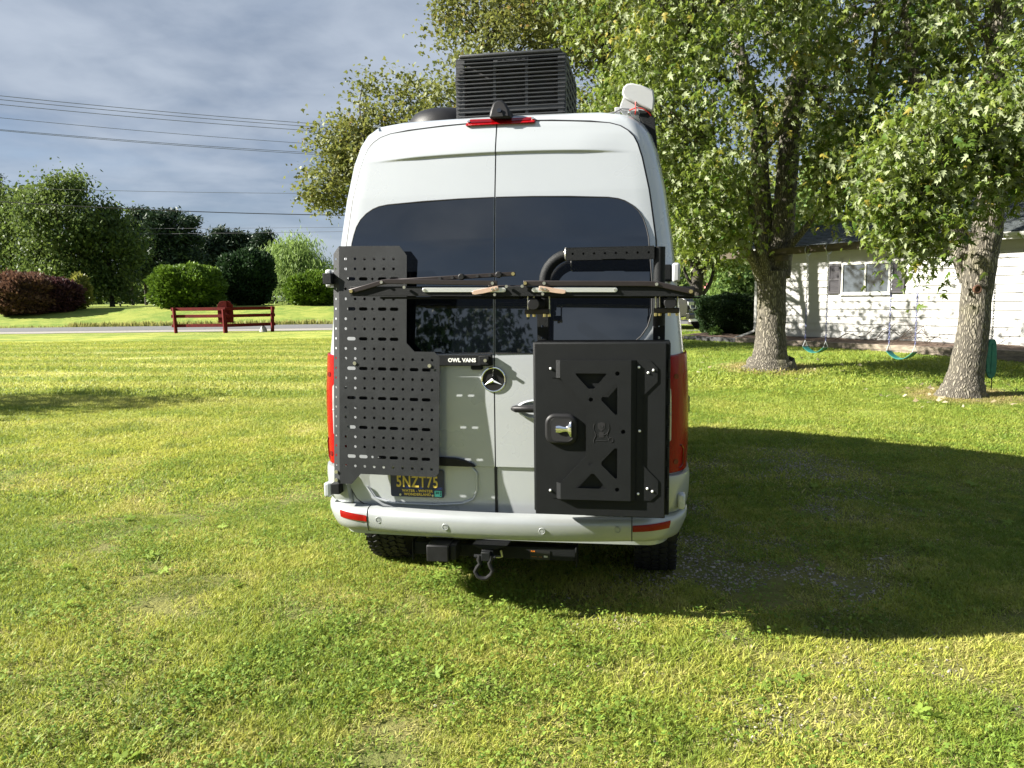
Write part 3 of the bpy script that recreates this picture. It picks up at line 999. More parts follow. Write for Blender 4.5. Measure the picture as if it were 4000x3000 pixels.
mb = MB(); mb.prism([(.178, .312), (.288, .312), (.288, .365), (.178, .365)], lambda u, v, q: (u, .0605 - .0015 * q, v), 1); stk = van.part('tow_label', mb, M_ink, parent=tb)
for s_, sz, u, v, m_ in (('RLM', .012, .193, .357, M_orange), ('- - - - -', .010, .20, .328, M_orange), ('- - -', .010, .235, .328, M_orange), ('IIIIII', .014, .264, .330, M_whitetxt)):
    tv, tf = text(s_, sz, .0008, 1, .0003); mb = MB(); mb.add([(x + u, .0585 - z, y + v) for x, y, z in tv], tf); van.part('label_print', mb, m_, parent=tb, smooth=0)

sh = Thing('shackle', 'black bow shackle hanging from the tow bar receiver under the van', 'shackle', (-.04, -.06, .3), van=True)
mb = MB(); mb.box((-.04, -.05, .368), (.05, .10, .05)); sh.part('shackle_block', mb, M_blackpc, bevel=.004)
P = [(-.075, -.085, .315), (-.078, -.09, .285), (-.072, -.092, .262), (-.088, -.095, .24), (-.098, -.098, .215), (-.085, -.1, .188), (-.06, -.102, .175), (-.035, -.1, .177), (-.012, -.098, .2), (-.002, -.097, .225), (-.014, -.094, .248), (-.02, -.092, .27), (-.012, -.088, .29), (-.012, -.085, .315)]
mb = MB(); mb.tube([(x, y_, .372 - (.315 - z) * .88) for x, y_, z in P], [.014] * 2 + [.012] * 10 + [.014] * 2, 10); sh.part('bow', mb, M_blackpl)
mb = MB(); mb.tube([(-.105, -.085, .365), (.012, -.085, .365)], .011, 10); sh.part('shackle_pin', mb, M_blackpc)

# ------------------------------------------------------------------ latch bar on the door
ob = Thing('latch_bar', 'black bar with white cut-out lettering above the star emblem', 'bar', (-.15, -.03, 1.416), van=True)
yb = rear(-.15, 1.41, .016)
mb = MB(); mb.prism(rrect(-.31, 1.4165, .608, .060, .008), lambda u, v, q: (u, yb - .024 * q, v), 1); ob.part('bar', mb, M_blackpc, bevel=.003)
mb = MB(); mb.prism([(-.125, 1.387), (-.06, 1.387), (-.06, 1.37), (-.068, 1.364), (-.117, 1.364), (-.125, 1.372)], lambda u, v, q: (u, yb - .015 * q, v), 1); ob.part('catch', mb, M_blackpc, bevel=.002)
tv, tf = text('OWL VANS', .0285, .0012, 1.02, .0013, spacing=1.03)
mb = MB(); mb.add([(x - .170, yb - .0245 - z, y + 1.4165) for x, y, z in tv], tf); ob.part('lettering', mb, M_whitetxt, smooth=0)
mb = MB(); mb.box((-.048, yb - .030, 1.4165), (.055, .012, .048)); ob.part('bracket', mb, M_blackpc, bevel=.003)
mb = MB(); mb.disc((-.038, yb - .042, 1.418), (0, 1, 0), .009, .018, 8); ob.part('bolt', mb, M_steel)

# ------------------------------------------------------------------ pegboard panel
TH = .018


def peg(u, v, q):
    X = -.6 + u + TH * v; z = 1.4 + v - TH * u
    y = -.075 + .055 * (z - .75) / 1.25
    return (X, y - q, z)


pb = Thing('pegboard_panel', 'tall black perforated pegboard panel in front of the left rear door', 'panel', (-.6, -.07, .74), van=True)
outer = [(-.247, .629), (.092, .629), (.133, .579), (.133, .114), (.178, .069), (.288, .069), (.317, .042), (.317, -.578), (.298, -.604), (-.125, -.605), (-.178, -.664), (-.247, -.664)]
holes = []
VR = [.561 - .0535 * k for k in range(23)]
for i, v in enumerate(VR[:22]):
    wide = v < .05
    if i in (2, 5, 8, 11, 14, 17, 20):
        us_ = [(-.178, 's'), (-.110, 's'), (-.058, 'd'), (-.003, 's'), (.064, 's')]
        if wide: us_ += [(.117, 'd'), (.176, 's'), (.244, 's')]
        if i == 11: us_ += [(.292, 'd')]
        for u, k in us_:
            holes.append(slot(u, v, .049, .0185) if k == 's' else circ(u, v, .0073, 10))
    else:
        cols = 10 if wide else 6
        for c in range(cols):
            holes.append(circ(-.21 + .0540 * c, v, .0078, 10))
tv, tf = plate(outer, holes, .0035)
mb = MB(); mb.add([peg(*p) for p in tv], tf)
pl_ = pb.part('front_plate', mb, M_pegpc, smooth=0)
# bent left flange with its row of holes
fo = [(0, .629), (.046, .59), (.046, -.664), (0, -.664)]
fh = [circ(.028, v, .0068, 8) for v in VR[:22]]
tv, tf = plate(fo, fh, .0035)


def flange(a, v, q):
    p = peg(-.247, v, 0)
    return (p[0] - a * .88, p[1] + a * .48 - q * .88, p[2])


mb = MB(); mb.add([flange(a, v, q) for a, v, q in tv], tf); pb.part('side_flange', mb, M_pegpc, smooth=0)
bo = [(-.15, .60), (.085, .60), (.115, .57), (.115, .09), (.15, .05), (.275, .05), (.275, -.555), (-.15, -.50), ]
mb = MB(); mb.prism(bo, lambda u, v, q: peg(u, v, -.032 - .003 * q), 1); pb.part('backing_plate', mb, M_dark)
mb = MB()
for u, v in ((-.266, -.645), (-.266, -.60), (-.158, .0), (.262, -.005)):
    p = np.array(peg(u, v, .004)); mb.disc(p, (0, 1, 0), .010, .008, 10)
pb.part('bolt', mb, M_steel)
mb = MB()
for z in (1.86, .70):
    mb.box((-.90, .03, z), (.05, .16, .06))
for v in (.40, -.2): mb.box(np.array(peg(-.22, v, -.05)) + [0, 0.02, 0], (.04, .10, .05))
pb.part('mount_bracket', mb, M_blackpc, bevel=.004)

# ------------------------------------------------------------------ tubular carrier frame on right door
cf = Thing('carrier_frame', 'black tubular carrier frame with a drilled cross bar on the right rear door', 'frame', (.55, -.1, 1.4), van=True)
yt = -.12
arc = [(.292, yt, 1.70), (.292, yt, 1.80)] + [(.292 + .14 * (1 - math.cos(a)), yt, 1.82 + .138 * math.sin(a)) for a in np.linspace(0, math.pi / 2, 9)]
mb = MB(); mb.tube(arc, .0285, 16); cf.part('bent_tube', mb, M_blackpc)
mb = MB(); mb.tube([(.86, yt, 1.60), (.86, yt, 1.985)], .0285, 16); cf.part('upright_tube', mb, M_blackpc)
tv, tf = plate([(.405, 1.927), (.405, 1.988), (.835, 1.985), (.835, 1.926), (.70, 1.926), (.69, 1.930), (.59, 1.930), (.58, 1.927)], [circ(.438 + .0529 * k, 1.958, .0058, 8) for k in range(8)], .004)
mb = MB(); mb.add([(u, yt - .03 - q, v) for u, v, q in tv], tf)
mb.box((.62, yt - .006, 1.987), (.43, .056, .004)); mb.box((.62, yt + .022, 1.956), (.43, .004, .058))
cf.part('drilled_bar', mb, M_blackpc, smooth=0)
mb = MB(); mb.ring((.402, yt, 1.958), (1, 0, 0), .030, .006, 18, 6); cf.part('weld', mb, M_steel)
for X in (.279, .862):
    tv, tf = plate([(X - .028, .75), (X + .028, .75), (X + .028, 1.70), (X - .028, 1.70)], [circ(X - .002, z, .007, 8) for z in (1.47, 1.54, 1.60, 1.40)], .004)
    mb = MB(); mb.add([(u, -.10 - q, v) for u, v, q in tv], tf)
    for sg in (-1, 1): mb.box((X + sg * .027, -.07, 1.22), (.004, .056, .94))
    cf.part('post', mb, M_blackpc, smooth=0)
for X in (.270, .908):
    mb = MB(); mb.tube([(X, -.02, 1.715), (X, -.352, 1.715)], .029, 18); sup = cf.part('support_tube', mb, M_blackpc)
    mb = MB(); mb.disc((X, -.356, 1.715), (0, 1, 0), .0292, .012, 20); cf.part('end_cap', mb, M_blackpl, parent=sup, bevel=.004)
mb = MB(); mb.box((.895, .0, 1.86), (.05, .06, .085)); cf.part('hinge_mount', mb, M_blackpc, bevel=.004)

# ------------------------------------------------------------------ folded rack on the support tubes
rk = Thing('folding_rack', 'long black folding rack bar with two silver strips lying across the back of the van', 'rack', (.19, -.3, 1.75), van=True)
def rp(X, dz):
    return 1.776 - .0133 * (X - .19) + dz
mb = MB()
xa, xb = -.643, 1.016
V_ = []
for X in (xa, xb):
    for y in (-.37, -.28):
        for dz in (-.024, .024):
            V_.append((X, y, rp(X, dz)))
mb.add(V_, [(0, 1, 3, 2), (4, 6, 7, 5), (0, 4, 5, 1), (2, 3, 7, 6), (0, 2, 6, 4), (1, 5, 7, 3)])
rk.part('main_bar', mb, M_blackpc, bevel=.003)
mb = MB()
for X0, X1 in ((-.50, .20),): mb.box(((X0 + X1) / 2, -.28, rp(0, -.030)), (X1 - X0, .12, .010), (0, .0133, 0))
mb.box((.5, -.22, rp(.5, -.028)), (1.1, .10, .008), (0, .0133, 0))
rk.part('under_tray', mb, M_blackpc, bevel=.001)
for X0, X1 in ((-.272, .140), (.265, .667)):
    mb = MB(); mb.prism(slot((X0 + X1) / 2, 0, X1 - X0, .0215, 8), lambda u, v, q: (u, -.371 - .005 * q, rp(u, v + .007)), 1)
    st_ = rk.part('silver_strip', mb, M_alu, bevel=.001)
    mb = MB()
    for X in (X0 + .011, X1 - .011): mb.disc((X, -.377, rp(X, .007)), (0, 1, 0), .0065, .004, 12)
    rk.part('strip_rivet', mb, M_steel, parent=st_)


def bararm(name, pts, h, y0, t, mat):
    mb = MB()
    up = []; dn = []
    for i, (X, z) in enumerate(pts):
        a = pts[max(i - 1, 0)]; b = pts[min(i + 1, len(pts) - 1)]
        d = np.array([b[0] - a[0], b[1] - a[1]]); d /= np.linalg.norm(d); nn = np.array([-d[1], d[0]])
        up.append((X + nn[0] * h / 2, z + nn[1] * h / 2)); dn.append((X - nn[0] * h / 2, z - nn[1] * h / 2))
    mb.prism(up + dn[::-1], lambda u, v, q: (u, y0 - t * q, v), 1)
    return rk.part(name, mb, mat, bevel=.003)


arm = bararm('hinged_arm', [(-.645, 1.785), (-.56, 1.806), (-.475, 1.829), (-.44, 1.833), (.10, 1.816)], .024, -.372, .008, M_brown)
bararm('hinged_arm', [(-.44, 1.834), (-.1, 1.848), (.182, 1.860)], .021, -.340, .008, M_brown)
bararm('hinged_arm', [(.225, 1.814), (.55, 1.808), (.80, 1.803), (.855, 1.799), (.93, 1.781), (1.012, 1.762)], .025, -.372, .008, M_brown)
bararm('hinged_arm', [(.05, 1.800), (.24, 1.797)], .016, -.345, .008, M_brown)
for X0, z0, X1, z1 in ((-.022, 1.769, .105, 1.793), (.425, 1.768, .300, 1.790)):
    d = np.array([X1 - X0, z1 - z0]); L = np.linalg.norm(d); d /= L
    mb = MB(); mb.prism([(-.0, .009), (.012, .0115), (L - .01, .0115), (L, .010), (L, -.010), (.05, -.0105), (.012, -.0085), (0, -.004)] if X1 > X0 else [(0, -.004), (.012, -.0085), (.05, -.0105), (L, -.010), (L, .010), (L - .01, .0115), (.012, .0115), (0, .009)],
                        lambda u, v, q: (X0 + d[0] * u - d[1] * v * (1 if X1 > X0 else -1), -.379 - .005 * q, z0 + d[1] * u + abs(d[0]) * v), 1)
    tab = rk.part('release_tab', mb, M_tan, bevel=.001)
    mb = MB()
    for k in (.012, .030): mb.disc((X1 - d[0] * k, -.386, z1 - d[1] * k), (0, 1, 0), .0055, .004, 12)
    rk.part('tab_screw', mb, M_steel, parent=tab)
mb = MB()
for X, z in ((-.079, 1.849), (.104, 1.856)): mb.disc((X, -.36, z), (0, 1, 0), .016, .022, 16)
rk.part('knob', mb, M_blackpl, bevel=.004)
mb = MB()
for k in range(5): mb.disc((-.19 + .062 * k, -.350, 1.844 + .0028 * k), (0, 1, 0), .008, .004, 12)
rk.part('arm_hole', mb, M_dark)
mb = MB()
for X, z in ((-.632, 1.788), (.999, 1.765)): mb.disc((X, -.383, z), (0, 1, 0), .0095, .008, 6)
mb.disc((.172, -.351, 1.8595), (0, 1, 0), .009, .008, 6); mb.disc((.235, -.383, 1.814), (0, 1, 0), .0085, .008, 6)
rk.part('bolt_head', mb, M_zincy)
mb = MB()
for X, z in ((-.475, 1.829), (.845, 1.800), (.077, 1.816), (.325, 1.812), (.145, 1.800), (.22, 1.800), (-.36, 1.803)): mb.disc((X, -.382, z), (0, 1, 0), .0075, .008, 12)
for X in (.086, .317): mb.disc((X, -.374, 1.762), (0, 1, 0), .007, .012, 12)
rk.part('button_screw', mb, M_steel)
for X, xs_ in ((.28, (.238, .262, .318, .336)), (.892, (.842, .862, .905, .942))):
    mb = MB(); mb.box((X, -.30, 1.678), (.118, .05, .026)); cl = rk.part('clamp', mb, M_brown, bevel=.004)
    mb = MB(); mb2 = MB()
    for k, x in enumerate(xs_):
        y = -.32 if k % 2 == 0 else -.285
        if k != 2: mb.tube([(x, y, 1.66), (x, y, 1.755)], .0045, 8)
        mb2.disc((x, y, 1.660), (0, 0, 1), .0085, .014, 6)
    rk.part('clamp_rod', mb, M_steel, parent=cl); rk.part('clamp_nut', mb2, M_zincy, parent=cl)

# ------------------------------------------------------------------ cargo box
cb = Thing('cargo_box', 'black metal cargo box with a chrome latch and cut-out panel on the right rear door', 'box', (.59, -.22, .69), van=True)
mb = MB(); mb.box((.586, -.215, 1.113), (.655, .20, .835)); bx = cb.part('box_body', mb, M_blackpc, bevel=.006)
mb = MB(); mb.box((.581, -.3275, 1.107), (.625, .025, .842)); cb.part('lid', mb, M_blackpc, bevel=.004)
mb = MB()
for z in (1.42, 1.33, 1.20, 1.10, 1.0, .90, .80): mb.tube([(.906, -.318, z - .03), (.906, -.318, z + .03)], .007, 8)
cb.part('lid_hinge', mb, M_blackpl)
yl = -.340
mb = MB()
lp = rrect(0, 0, .162, .158, .05, 7)
lat = cb.part('latch', MB().prism(lp, lambda u, v, q: (.398 + u * (1 - .08 * q), yl - .019 * q, 1.112 + v * (1 - .10 * q)), 1), M_blackpl, bevel=.008)
cb.part('latch_recess', MB().prism(rrect(.004, 0, .108, .112, .03, 6), lambda u, v, q: (.398 + u, yl - .0197 - .001 * q, 1.112 + v), 1), M_dark, parent=lat)
cb.part('latch_rim', MB().tube([(.398 + u, yl - .020, 1.112 + v) for u, v in rrect(.004, 0, .110, .114, .03, 6)] + [(.398 + .059, yl - .020, 1.112 + .027)], .0014, 6), M_blackpl, parent=lat)
mb = MB(); mb.lathe((.425, yl - .026, 1.115), [(.0, -.055), (.016, -.05), (.019, -.035), (.013, -.015), (.011, .0), (.018, .008), (.036, .016), (.040, .024), (.0, .028)], (1, 0, 0), 24, (.35, 1))
cb.part('latch_paddle', mb, M_chrome, parent=lat)
# raised cut-out panel
po = [(.395, 1.447), (.731, 1.447), (.731, .771), (.395, .769), (.395, .849), (.518, .985), (.519, 1.229), (.395, 1.362)]
tri = lambda *p: list(p)
ph_ = [[(.470, 1.385), (.614, 1.385), (.614, 1.379), (.556, 1.312), (.530, 1.312), (.470, 1.379)], [(.667, 1.334), (.667, 1.19), (.658, 1.188), (.592, 1.256), (.592, 1.268), (.655, 1.335)],
       [(.667, 1.026), (.667, .88), (.658, .879), (.592, .945), (.592, .957), (.655, 1.027)], [(.468, .826), (.614, .826), (.614, .832), (.556, .900), (.530, .900), (.468, .832)]]
ph_ += [circ(u, v, .0105, 14) for u, v in ((.667, 1.385), (.542, 1.26), (.695, 1.107), (.54, .952), (.667, .825))]
tv, tf = plate(po, ph_, .003)
mb = MB(); mb.add([(u, yl - .018 - q, v) for u, v, q in tv], tf)
cp_ = cb.part('cut_out_panel', mb, M_blackpc, smooth=0)
mb = MB()
for z0, z1 in ((1.362, 1.447), (.769, .849)):
    mb.add([(.395, yl - .0195, z0), (.395, yl - .0195, z1), (.372, yl - .001, z1), (.372, yl - .001, z0)], [(0, 1, 2, 3)])
    mb.add([(.372, yl - .0022, z0), (.372, yl - .0022, z1), (.35, yl - .0022, z1), (.338, yl - .0022, z1 - .012), (.338, yl - .0022, z0 + .012), (.35, yl - .0022, z0)], [(0, 1, 2, 3, 4, 5)])
mb.add([(.731, yl - .0195, 1.447), (.731, yl - .0195, .771), (.757, yl - .001, .771), (.757, yl - .001, 1.447)], [(0, 1, 2, 3)])
rp_ = [(.757, 1.447), (.818, 1.447), (.853, 1.41), (.854, 1.345), (.787, 1.277), (.787, .947), (.860, .87), (.861, .805), (.825, .771), (.757, .771)]
mb.prism(rp_, lambda u, v, q: (u, yl - .004 + .003 * q, v), 1)
cb.part('panel_flange', mb, M_blackpc, smooth=0)
mb = MB()
for u, v in ((.348, 1.406), (.767, 1.414), (.81, 1.388), (.834, 1.40), (.772, 1.11), (.343, .808), (.767, .804), (.81, .831), (.834, .818)):
    mb.lathe((u, yl - .004, v), [(.0062, 0), (.0058, .003), (.0035, .005), (.0005, .0056)], (0, -1, 0), 12)
cb.part('rivet', mb, M_whitetxt)
lg = yl - .0216
mb = MB(); mb.ring((.592, lg, 1.125), (0, 1, 0), .037, .0012, 26, 5, math.radians(-30), math.radians(210))
mb.tube([(.624, lg, 1.107), (.618, lg, 1.085), (.630, lg, 1.068), (.640, lg, 1.055)], .0012, 5); mb.tube([(.560, lg, 1.107), (.566, lg, 1.085), (.556, lg, 1.068), (.556, lg, 1.052)], .0012, 5)
mb.tube([(.566, lg, 1.062), (.618, lg, 1.062)], .0012, 5); mb.ring((.637, lg, 1.066), (0, 1, 0), .011, .0012, 16, 5)
mb.prism([(.574, 1.146), (.592, 1.152), (.610, 1.146), (.608, 1.122), (.592, 1.108), (.576, 1.122)], lambda u, v, q: (u, lg + .0003 - .0006 * q, v), 1)
mb.prism([(.580, 1.103), (.592, 1.106), (.604, 1.103), (.603, 1.078), (.581, 1.078)], lambda u, v, q: (u, lg + .0003 - .0006 * q, v), 1)
cb.part('owl_emblem', mb, M_dark, parent=cp_)
mb = MB()
for sg in (-1, 1): mb.prism([(.592, 1.124), (.592 + sg * .010, 1.136), (.592 + sg * .008, 1.126)], lambda u, v, q: (u, lg - .0006 - .0006 * q, v), 1)
cb.part('emblem_eyes', mb, M_pegpc, parent=cp_)

# ------------------------------------------------------------------ roof air conditioner
ac = Thing('roof_air_conditioner', 'black slatted air conditioner box on the van roof', 'air conditioner', (0, .95, 2.74), van=True)
AX0, AX1, AY0, AY1, AZ1 = -.328, .330, .60, 1.32, 3.165
mb = MB(); mb.box((0, .98, 2.94), (.56, .6, .38)); ac.part('cooling_unit', mb, pbr('coil_grey', (.09, .09, .09), .5, .3, .5, 30, stretch=(1, 1, 8)))
mb = MB()
sl = [(AX0 + .02, 3.155), (AX0, 3.02), (AX0 + .022, 2.75), (AX1 - .02, 2.75), (AX1, 3.00), (AX1 - .012, 3.155)]
rows = [3.128 - .0232 * k for k in range(15)]
op = []
for k, z in enumerate(rows):
    if k == 12: continue
    if k == 0 or k == 1:
        spans = [(-.272, -.098), (.108, .283)]
    else:
        spans = [(-.272, -.098), (-.082, .092), (.108, .283)]
    for a, b_ in spans:
        op.append([(a, z - .007), (b_, z - .007), (b_, z + .007), (a, z + .007)])
fo = [(AX0 + .03, 3.160), (AX0 + .012, 3.14), (AX0, 3.02), (AX0 + .022, 2.75), (AX1 - .02, 2.75), (AX1, 3.00), (AX1 - .004, 3.14), (AX1 - .022, 3.160)]
tv, tf = plate(fo, op, .02)
mb.add([(u, AY0 + .02 - q + .05 * max(0, (v - 3.0)) / .16 * .3, v) for u, v, q in tv], tf)
grille = ac.part('rear_grille', mb, M_shroud, smooth=0)
for k in range(15):
    z = rows[k] + .0116
    mb = MB(); mb.box((0.002, AY0 - .002, z), (AX1 - AX0 - .012, .008, .0052)); ac.part('slat', mb, M_shroud, bevel=.001)
mb = MB(); mb.box((.0, (AY0 + AY1) / 2, 3.162), (AX1 - AX0 - .05, AY1 - AY0, .022)); ac.part('top_cover', mb, M_shroud, bevel=.009)
op = [[(y, z - .012), (y + .12, z - .012), (y + .12, z + .012), (y, z + .012)] for z in np.arange(2.86, 3.12, .05) for y in (.68, .83, .98, 1.13)]
for X in (AX1 - .014, AX0 + .002):
    tv, tf = plate([(AY0 + .005, 2.75), (AY1, 2.75), (AY1, 3.152), (AY0 + .02, 3.152)], op, .012)
    mb = MB(); mb.add([(X + q, u, v) for u, v, q in tv], tf); ac.part('side_grille', mb, M_shroud, smooth=0)
mb = MB(); mb.box((0, AY1, 2.95), (.64, .012, .40)); ac.part('front_panel', mb, M_shroud, bevel=.004)
tv, tf = text('Coleman Mach', .036, .004, .80, .0002, shear=.45)
mb = MB(); mb.add([(x + .008, AY0 + .012 - z, y + 3.122) for x, y, z in tv], tf); ac.part('raised_lettering', mb, M_blackpl, smooth=0)

vt = Thing('roof_vent', 'low black dome vent cover left of the roof air conditioner', 'vent', (-.55, 1.45, 2.74), van=True)
mb = MB()
mb.grid(lambda u, v: (-.60 + .30 * math.cos(v * 2 * math.pi) * min(1, math.sin(u * math.pi / 2) ** .6), 1.45 + .30 * math.sin(v * 2 * math.pi) * min(1, math.sin(u * math.pi / 2) ** .6), 3.05 - .30 * (1 - math.cos(u * math.pi / 2)) ** 1.6), 12, 33)
vt.part('dome', mb, M_blackpl, smooth=80)
mb = MB(); mb.box((-.56, 1.45, 2.755), (.56, .64, .05)); vt.part('base_flange', mb, M_blackpl, bevel=.01)

aw = Thing('awning_case', 'white awning end cap with loose red wires on the right roof edge', 'awning', (.8, 1.5, 2.75), van=True)
poly = [(.655, 2.838), (.662, 2.868), (.682, 2.884), (.71, 2.886), (.76, 2.872), (.822, 2.842), (.828, 2.80), (.824, 2.746), (.816, 2.73), (.77, 2.760), (.70, 2.795), (.668, 2.812)]
mb = MB(); mb.prism([(u + .005, v) for u, v in poly], lambda u, v, q: (u, .34 + .05 * q, v), 1); aw.part('end_cap', mb, M_offwhite, bevel=.008)
mb = MB(); mb.prism([(.672, 2.83), (.69, 2.865), (.75, 2.85), (.818, 2.82), (.818, 2.75), (.80, 2.735), (.70, 2.775), (.675, 2.78)], lambda u, v, q: (u, .40 + 3.0 * q, v), 1); aw.part('case', mb, M_offwhite, bevel=.006)
mb = MB(); mb.prism([(.648, 2.772), (.67, 2.83), (.70, 2.80), (.79, 2.752), (.80, 2.735), (.66, 2.752)], lambda u, v, q: (u, .37 + .10 * q, v), 1); mb.box((.635, .40, 2.757), (.03, .05, .03)); aw.part('motor_housing', mb, M_offwhite, bevel=.003)
mb = MB(); mb.prism([(.745, 2.752), (.812, 2.735), (.836, 2.70), (.86, 2.45), (.85, 2.44), (.81, 2.62), (.76, 2.70)], lambda u, v, q: (u, .36 + .10 * q, v), 1); aw.part('bracket', mb, M_blackpc, bevel=.003)
mb = MB(); mb.tube([(.735, .345, 2.80), (.733, .34, 2.775), (.735, .345, 2.745), (.73, .36, 2.725)], .0032, 6); mb.tube([(.70, .35, 2.745), (.735, .345, 2.757), (.77, .345, 2.750), (.80, .35, 2.732), (.815, .36, 2.715)], .0032, 6); aw.part('red_wire', mb, M_redwire)
mb = MB(); mb.tube([(.56, .37, 2.735), (.62, .36, 2.742), (.66, .35, 2.757), (.70, .35, 2.752)], .004, 6); aw.part('cable', mb, M_wire)

# ------------------------------------------------------------------ house
HA = np.array([7.58, 23.8]); HU = np.array([.5671, -.8236]); HN = np.array([.8236, .5671])   # left corner, along the wall, into the house
HL, HD, HB, HT = 13.0, 8.5, .50, 2.93


def hp(u, n, z):
    p = HA + HU * u + HN * n
    return (p[0], p[1], z)


def hbox(mb, u0, u1, n0, n1, z0, z1):
    V_ = [hp(u, n_, z) for u in (u0, u1) for n_ in (n0, n1) for z in (z0, z1)]
    return mb.add(V_, [(0, 1, 3, 2), (4, 6, 7, 5), (0, 4, 5, 1), (2, 3, 7, 6), (0, 2, 6, 4), (1, 5, 7, 3)])


hs = Thing('house', 'low white house with lap siding, dark shingle roof and a shuttered window', 'house', hp(0, 0, .3))
mb = MB(); hbox(mb, .02, HL, .03, HD, .2, HT); hs.part('wall', mb, M_siding)
mb = MB(); hbox(mb, 0, HL, -.01, .03, .30, HB); hs.part('foundation', mb, pbr('dark_foundation', (.10, .09, .085), .9, 0, .3, 6))
EXPO = .2025
r_ = np.random.default_rng(11)
wu0, wu1, wz0, wz1 = 2.80, 4.20, 1.72, 2.565
for k in range(12):
    z0 = HB + EXPO * k; z1 = z0 + EXPO + .012
    cuts = sorted([0.12] + list(np.clip(r_.uniform(.8, 3.2) + np.arange(4) * 3.66, .3, HL - .3)) + [HL])
    for a, b_ in zip(cuts[:-1], cuts[1:]):
        if b_ - a < .05: continue
        spans = [(a, b_)]
        if z1 > wz0 + .03 and z0 < wz1:
            spans = [(a, min(b_, wu0 - .02)), (max(a, wu1 + .02), b_)]
        for p, q in spans:
            if q - p < .04: continue
            mb = MB()
            g = .0012
            V_ = [hp(p + g, .028, z0), hp(p + g, -.017, z0), hp(p + g, .014, z1), hp(p + g, .028, z1), hp(q - g, .028, z0), hp(q - g, -.017, z0), hp(q - g, .014, z1), hp(q - g, .028, z1)]
            mb.add(V_, [(0, 1, 2, 3), (7, 6, 5, 4), (1, 5, 6, 2), (0, 4, 5, 1), (2, 6, 7, 3)])
            hs.part('siding_board', mb, M_siding, smooth=0)
for u0, u1 in ((-.03, .115), (7.36, 7.44)):
    mb = MB(); hbox(mb, u0, u1, -.022, .05, HB - .02, HT); hs.part('corner_trim', mb, M_trimw)
# window
mb = MB()
for a in ((wu0, wu1, wz0, wz0 + .05), (wu0, wu1, wz1 - .05, wz1), (wu0, wu0 + .05, wz0 + .05, wz1 - .05), (wu1 - .05, wu1, wz0 + .05, wz1 - .05), (3.475, 3.525, wz0 + .05, wz1 - .05)):
    hbox(mb, a[0], a[1], -.03, .05, a[2], a[3])
wn = hs.part('window', mb, M_trimw)
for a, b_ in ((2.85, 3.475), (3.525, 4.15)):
    mb = MB(); hbox(mb, a, b_, .0, .01, wz0 + .05, wz1 - .05); hs.part('pane', mb, M_hglass_sky, parent=wn)
mb = MB(); hbox(mb, 3.93, 4.14, .013, .02, wz0 + .05, wz1 - .05); hs.part('curtain', mb, pbr('dark_curtain', (.015, .015, .017), .9), parent=wn)
mb = MB(); hbox(mb, wu0 - .03, wu1 + .03, -.06, .0, wz0 - .04, wz0); hs.part('sill', mb, M_trimw, parent=wn)
for u0, u1 in ((2.41, 2.79), (4.21, 4.59)):
    mb = MB()
    for a in ((u0, u0 + .05, 1.73, 2.56), (u1 - .05, u1, 1.73, 2.56), (u0 + .05, u1 - .05, 1.73, 1.80), (u0 + .05, u1 - .05, 2.50, 2.56), (u0 + .05, u1 - .05, 2.10, 2.14)):
        hbox(mb, a[0], a[1], -.045, -.008, a[2], a[3])
    shu = hs.part('shutter', mb, M_shutter)
    mb = MB()
    for z in np.arange(1.81, 2.49, .033):
        V_ = [hp(u, n_, zz) for u in (u0 + .05, u1 - .05) for n_, zz in ((-.036, z), (-.030, z + .006), (-.010, z + .034), (-.016, z + .028))]
        mb.add(V_, [(0, 1, 2, 3), (7, 6, 5, 4), (0, 4, 5, 1), (1, 5, 6, 2), (2, 6, 7, 3), (3, 7, 4, 0)])
    hs.part('louvre', mb, M_shutter, parent=shu, kind='stuff', smooth=0)
# eaves, gutter, hip roof
OV = .42; RZ = HT + .06; PT = .36
mb = MB(); hbox(mb, -OV, HL + OV, -OV, HD + OV, HT, HT + .03); hs.part('soffit', mb, M_trimw)
mb = MB(); hbox(mb, -OV, HL, -OV - .02, -OV, HT - .01, HT + .15); hbox(mb, -OV - .02, -OV, -OV, HD + OV, HT - .01, HT + .15); hs.part('fascia', mb, M_trimw)
mb = MB()
gp = [(-OV - .022, HT + .05), (-OV - .085, HT + .055), (-OV - .115, HT + .10), (-OV - .115, HT + .135), (-OV - .10, HT + .135), (-OV - .022, HT + .13)]
mb.prism(gp, lambda u, v, q: hp(-OV + (HL + OV) * q, u, v), 1); hs.part('gutter', mb, M_trimw)
mb = MB()
P = [hp(-.05, -OV - .05, HT + .05), hp(-.05, -.3, HT - .12), hp(-.02, -.06, HT - .25), hp(-.02, -.06, .75), hp(-.03, -.12, .60), hp(-.30, -.75, .38)]
mb.tube(P, .045, 4); hs.part('downspout', mb, M_trimw)
half = (HD + 2 * OV) / 2; RH = half * PT
E0 = HT + .16


def roofp(u, n_, lift=0.0):
    d = min(n_ + OV, HD + OV - n_, u + OV + 0.0)
    return hp(u, n_, E0 + d * PT + lift)


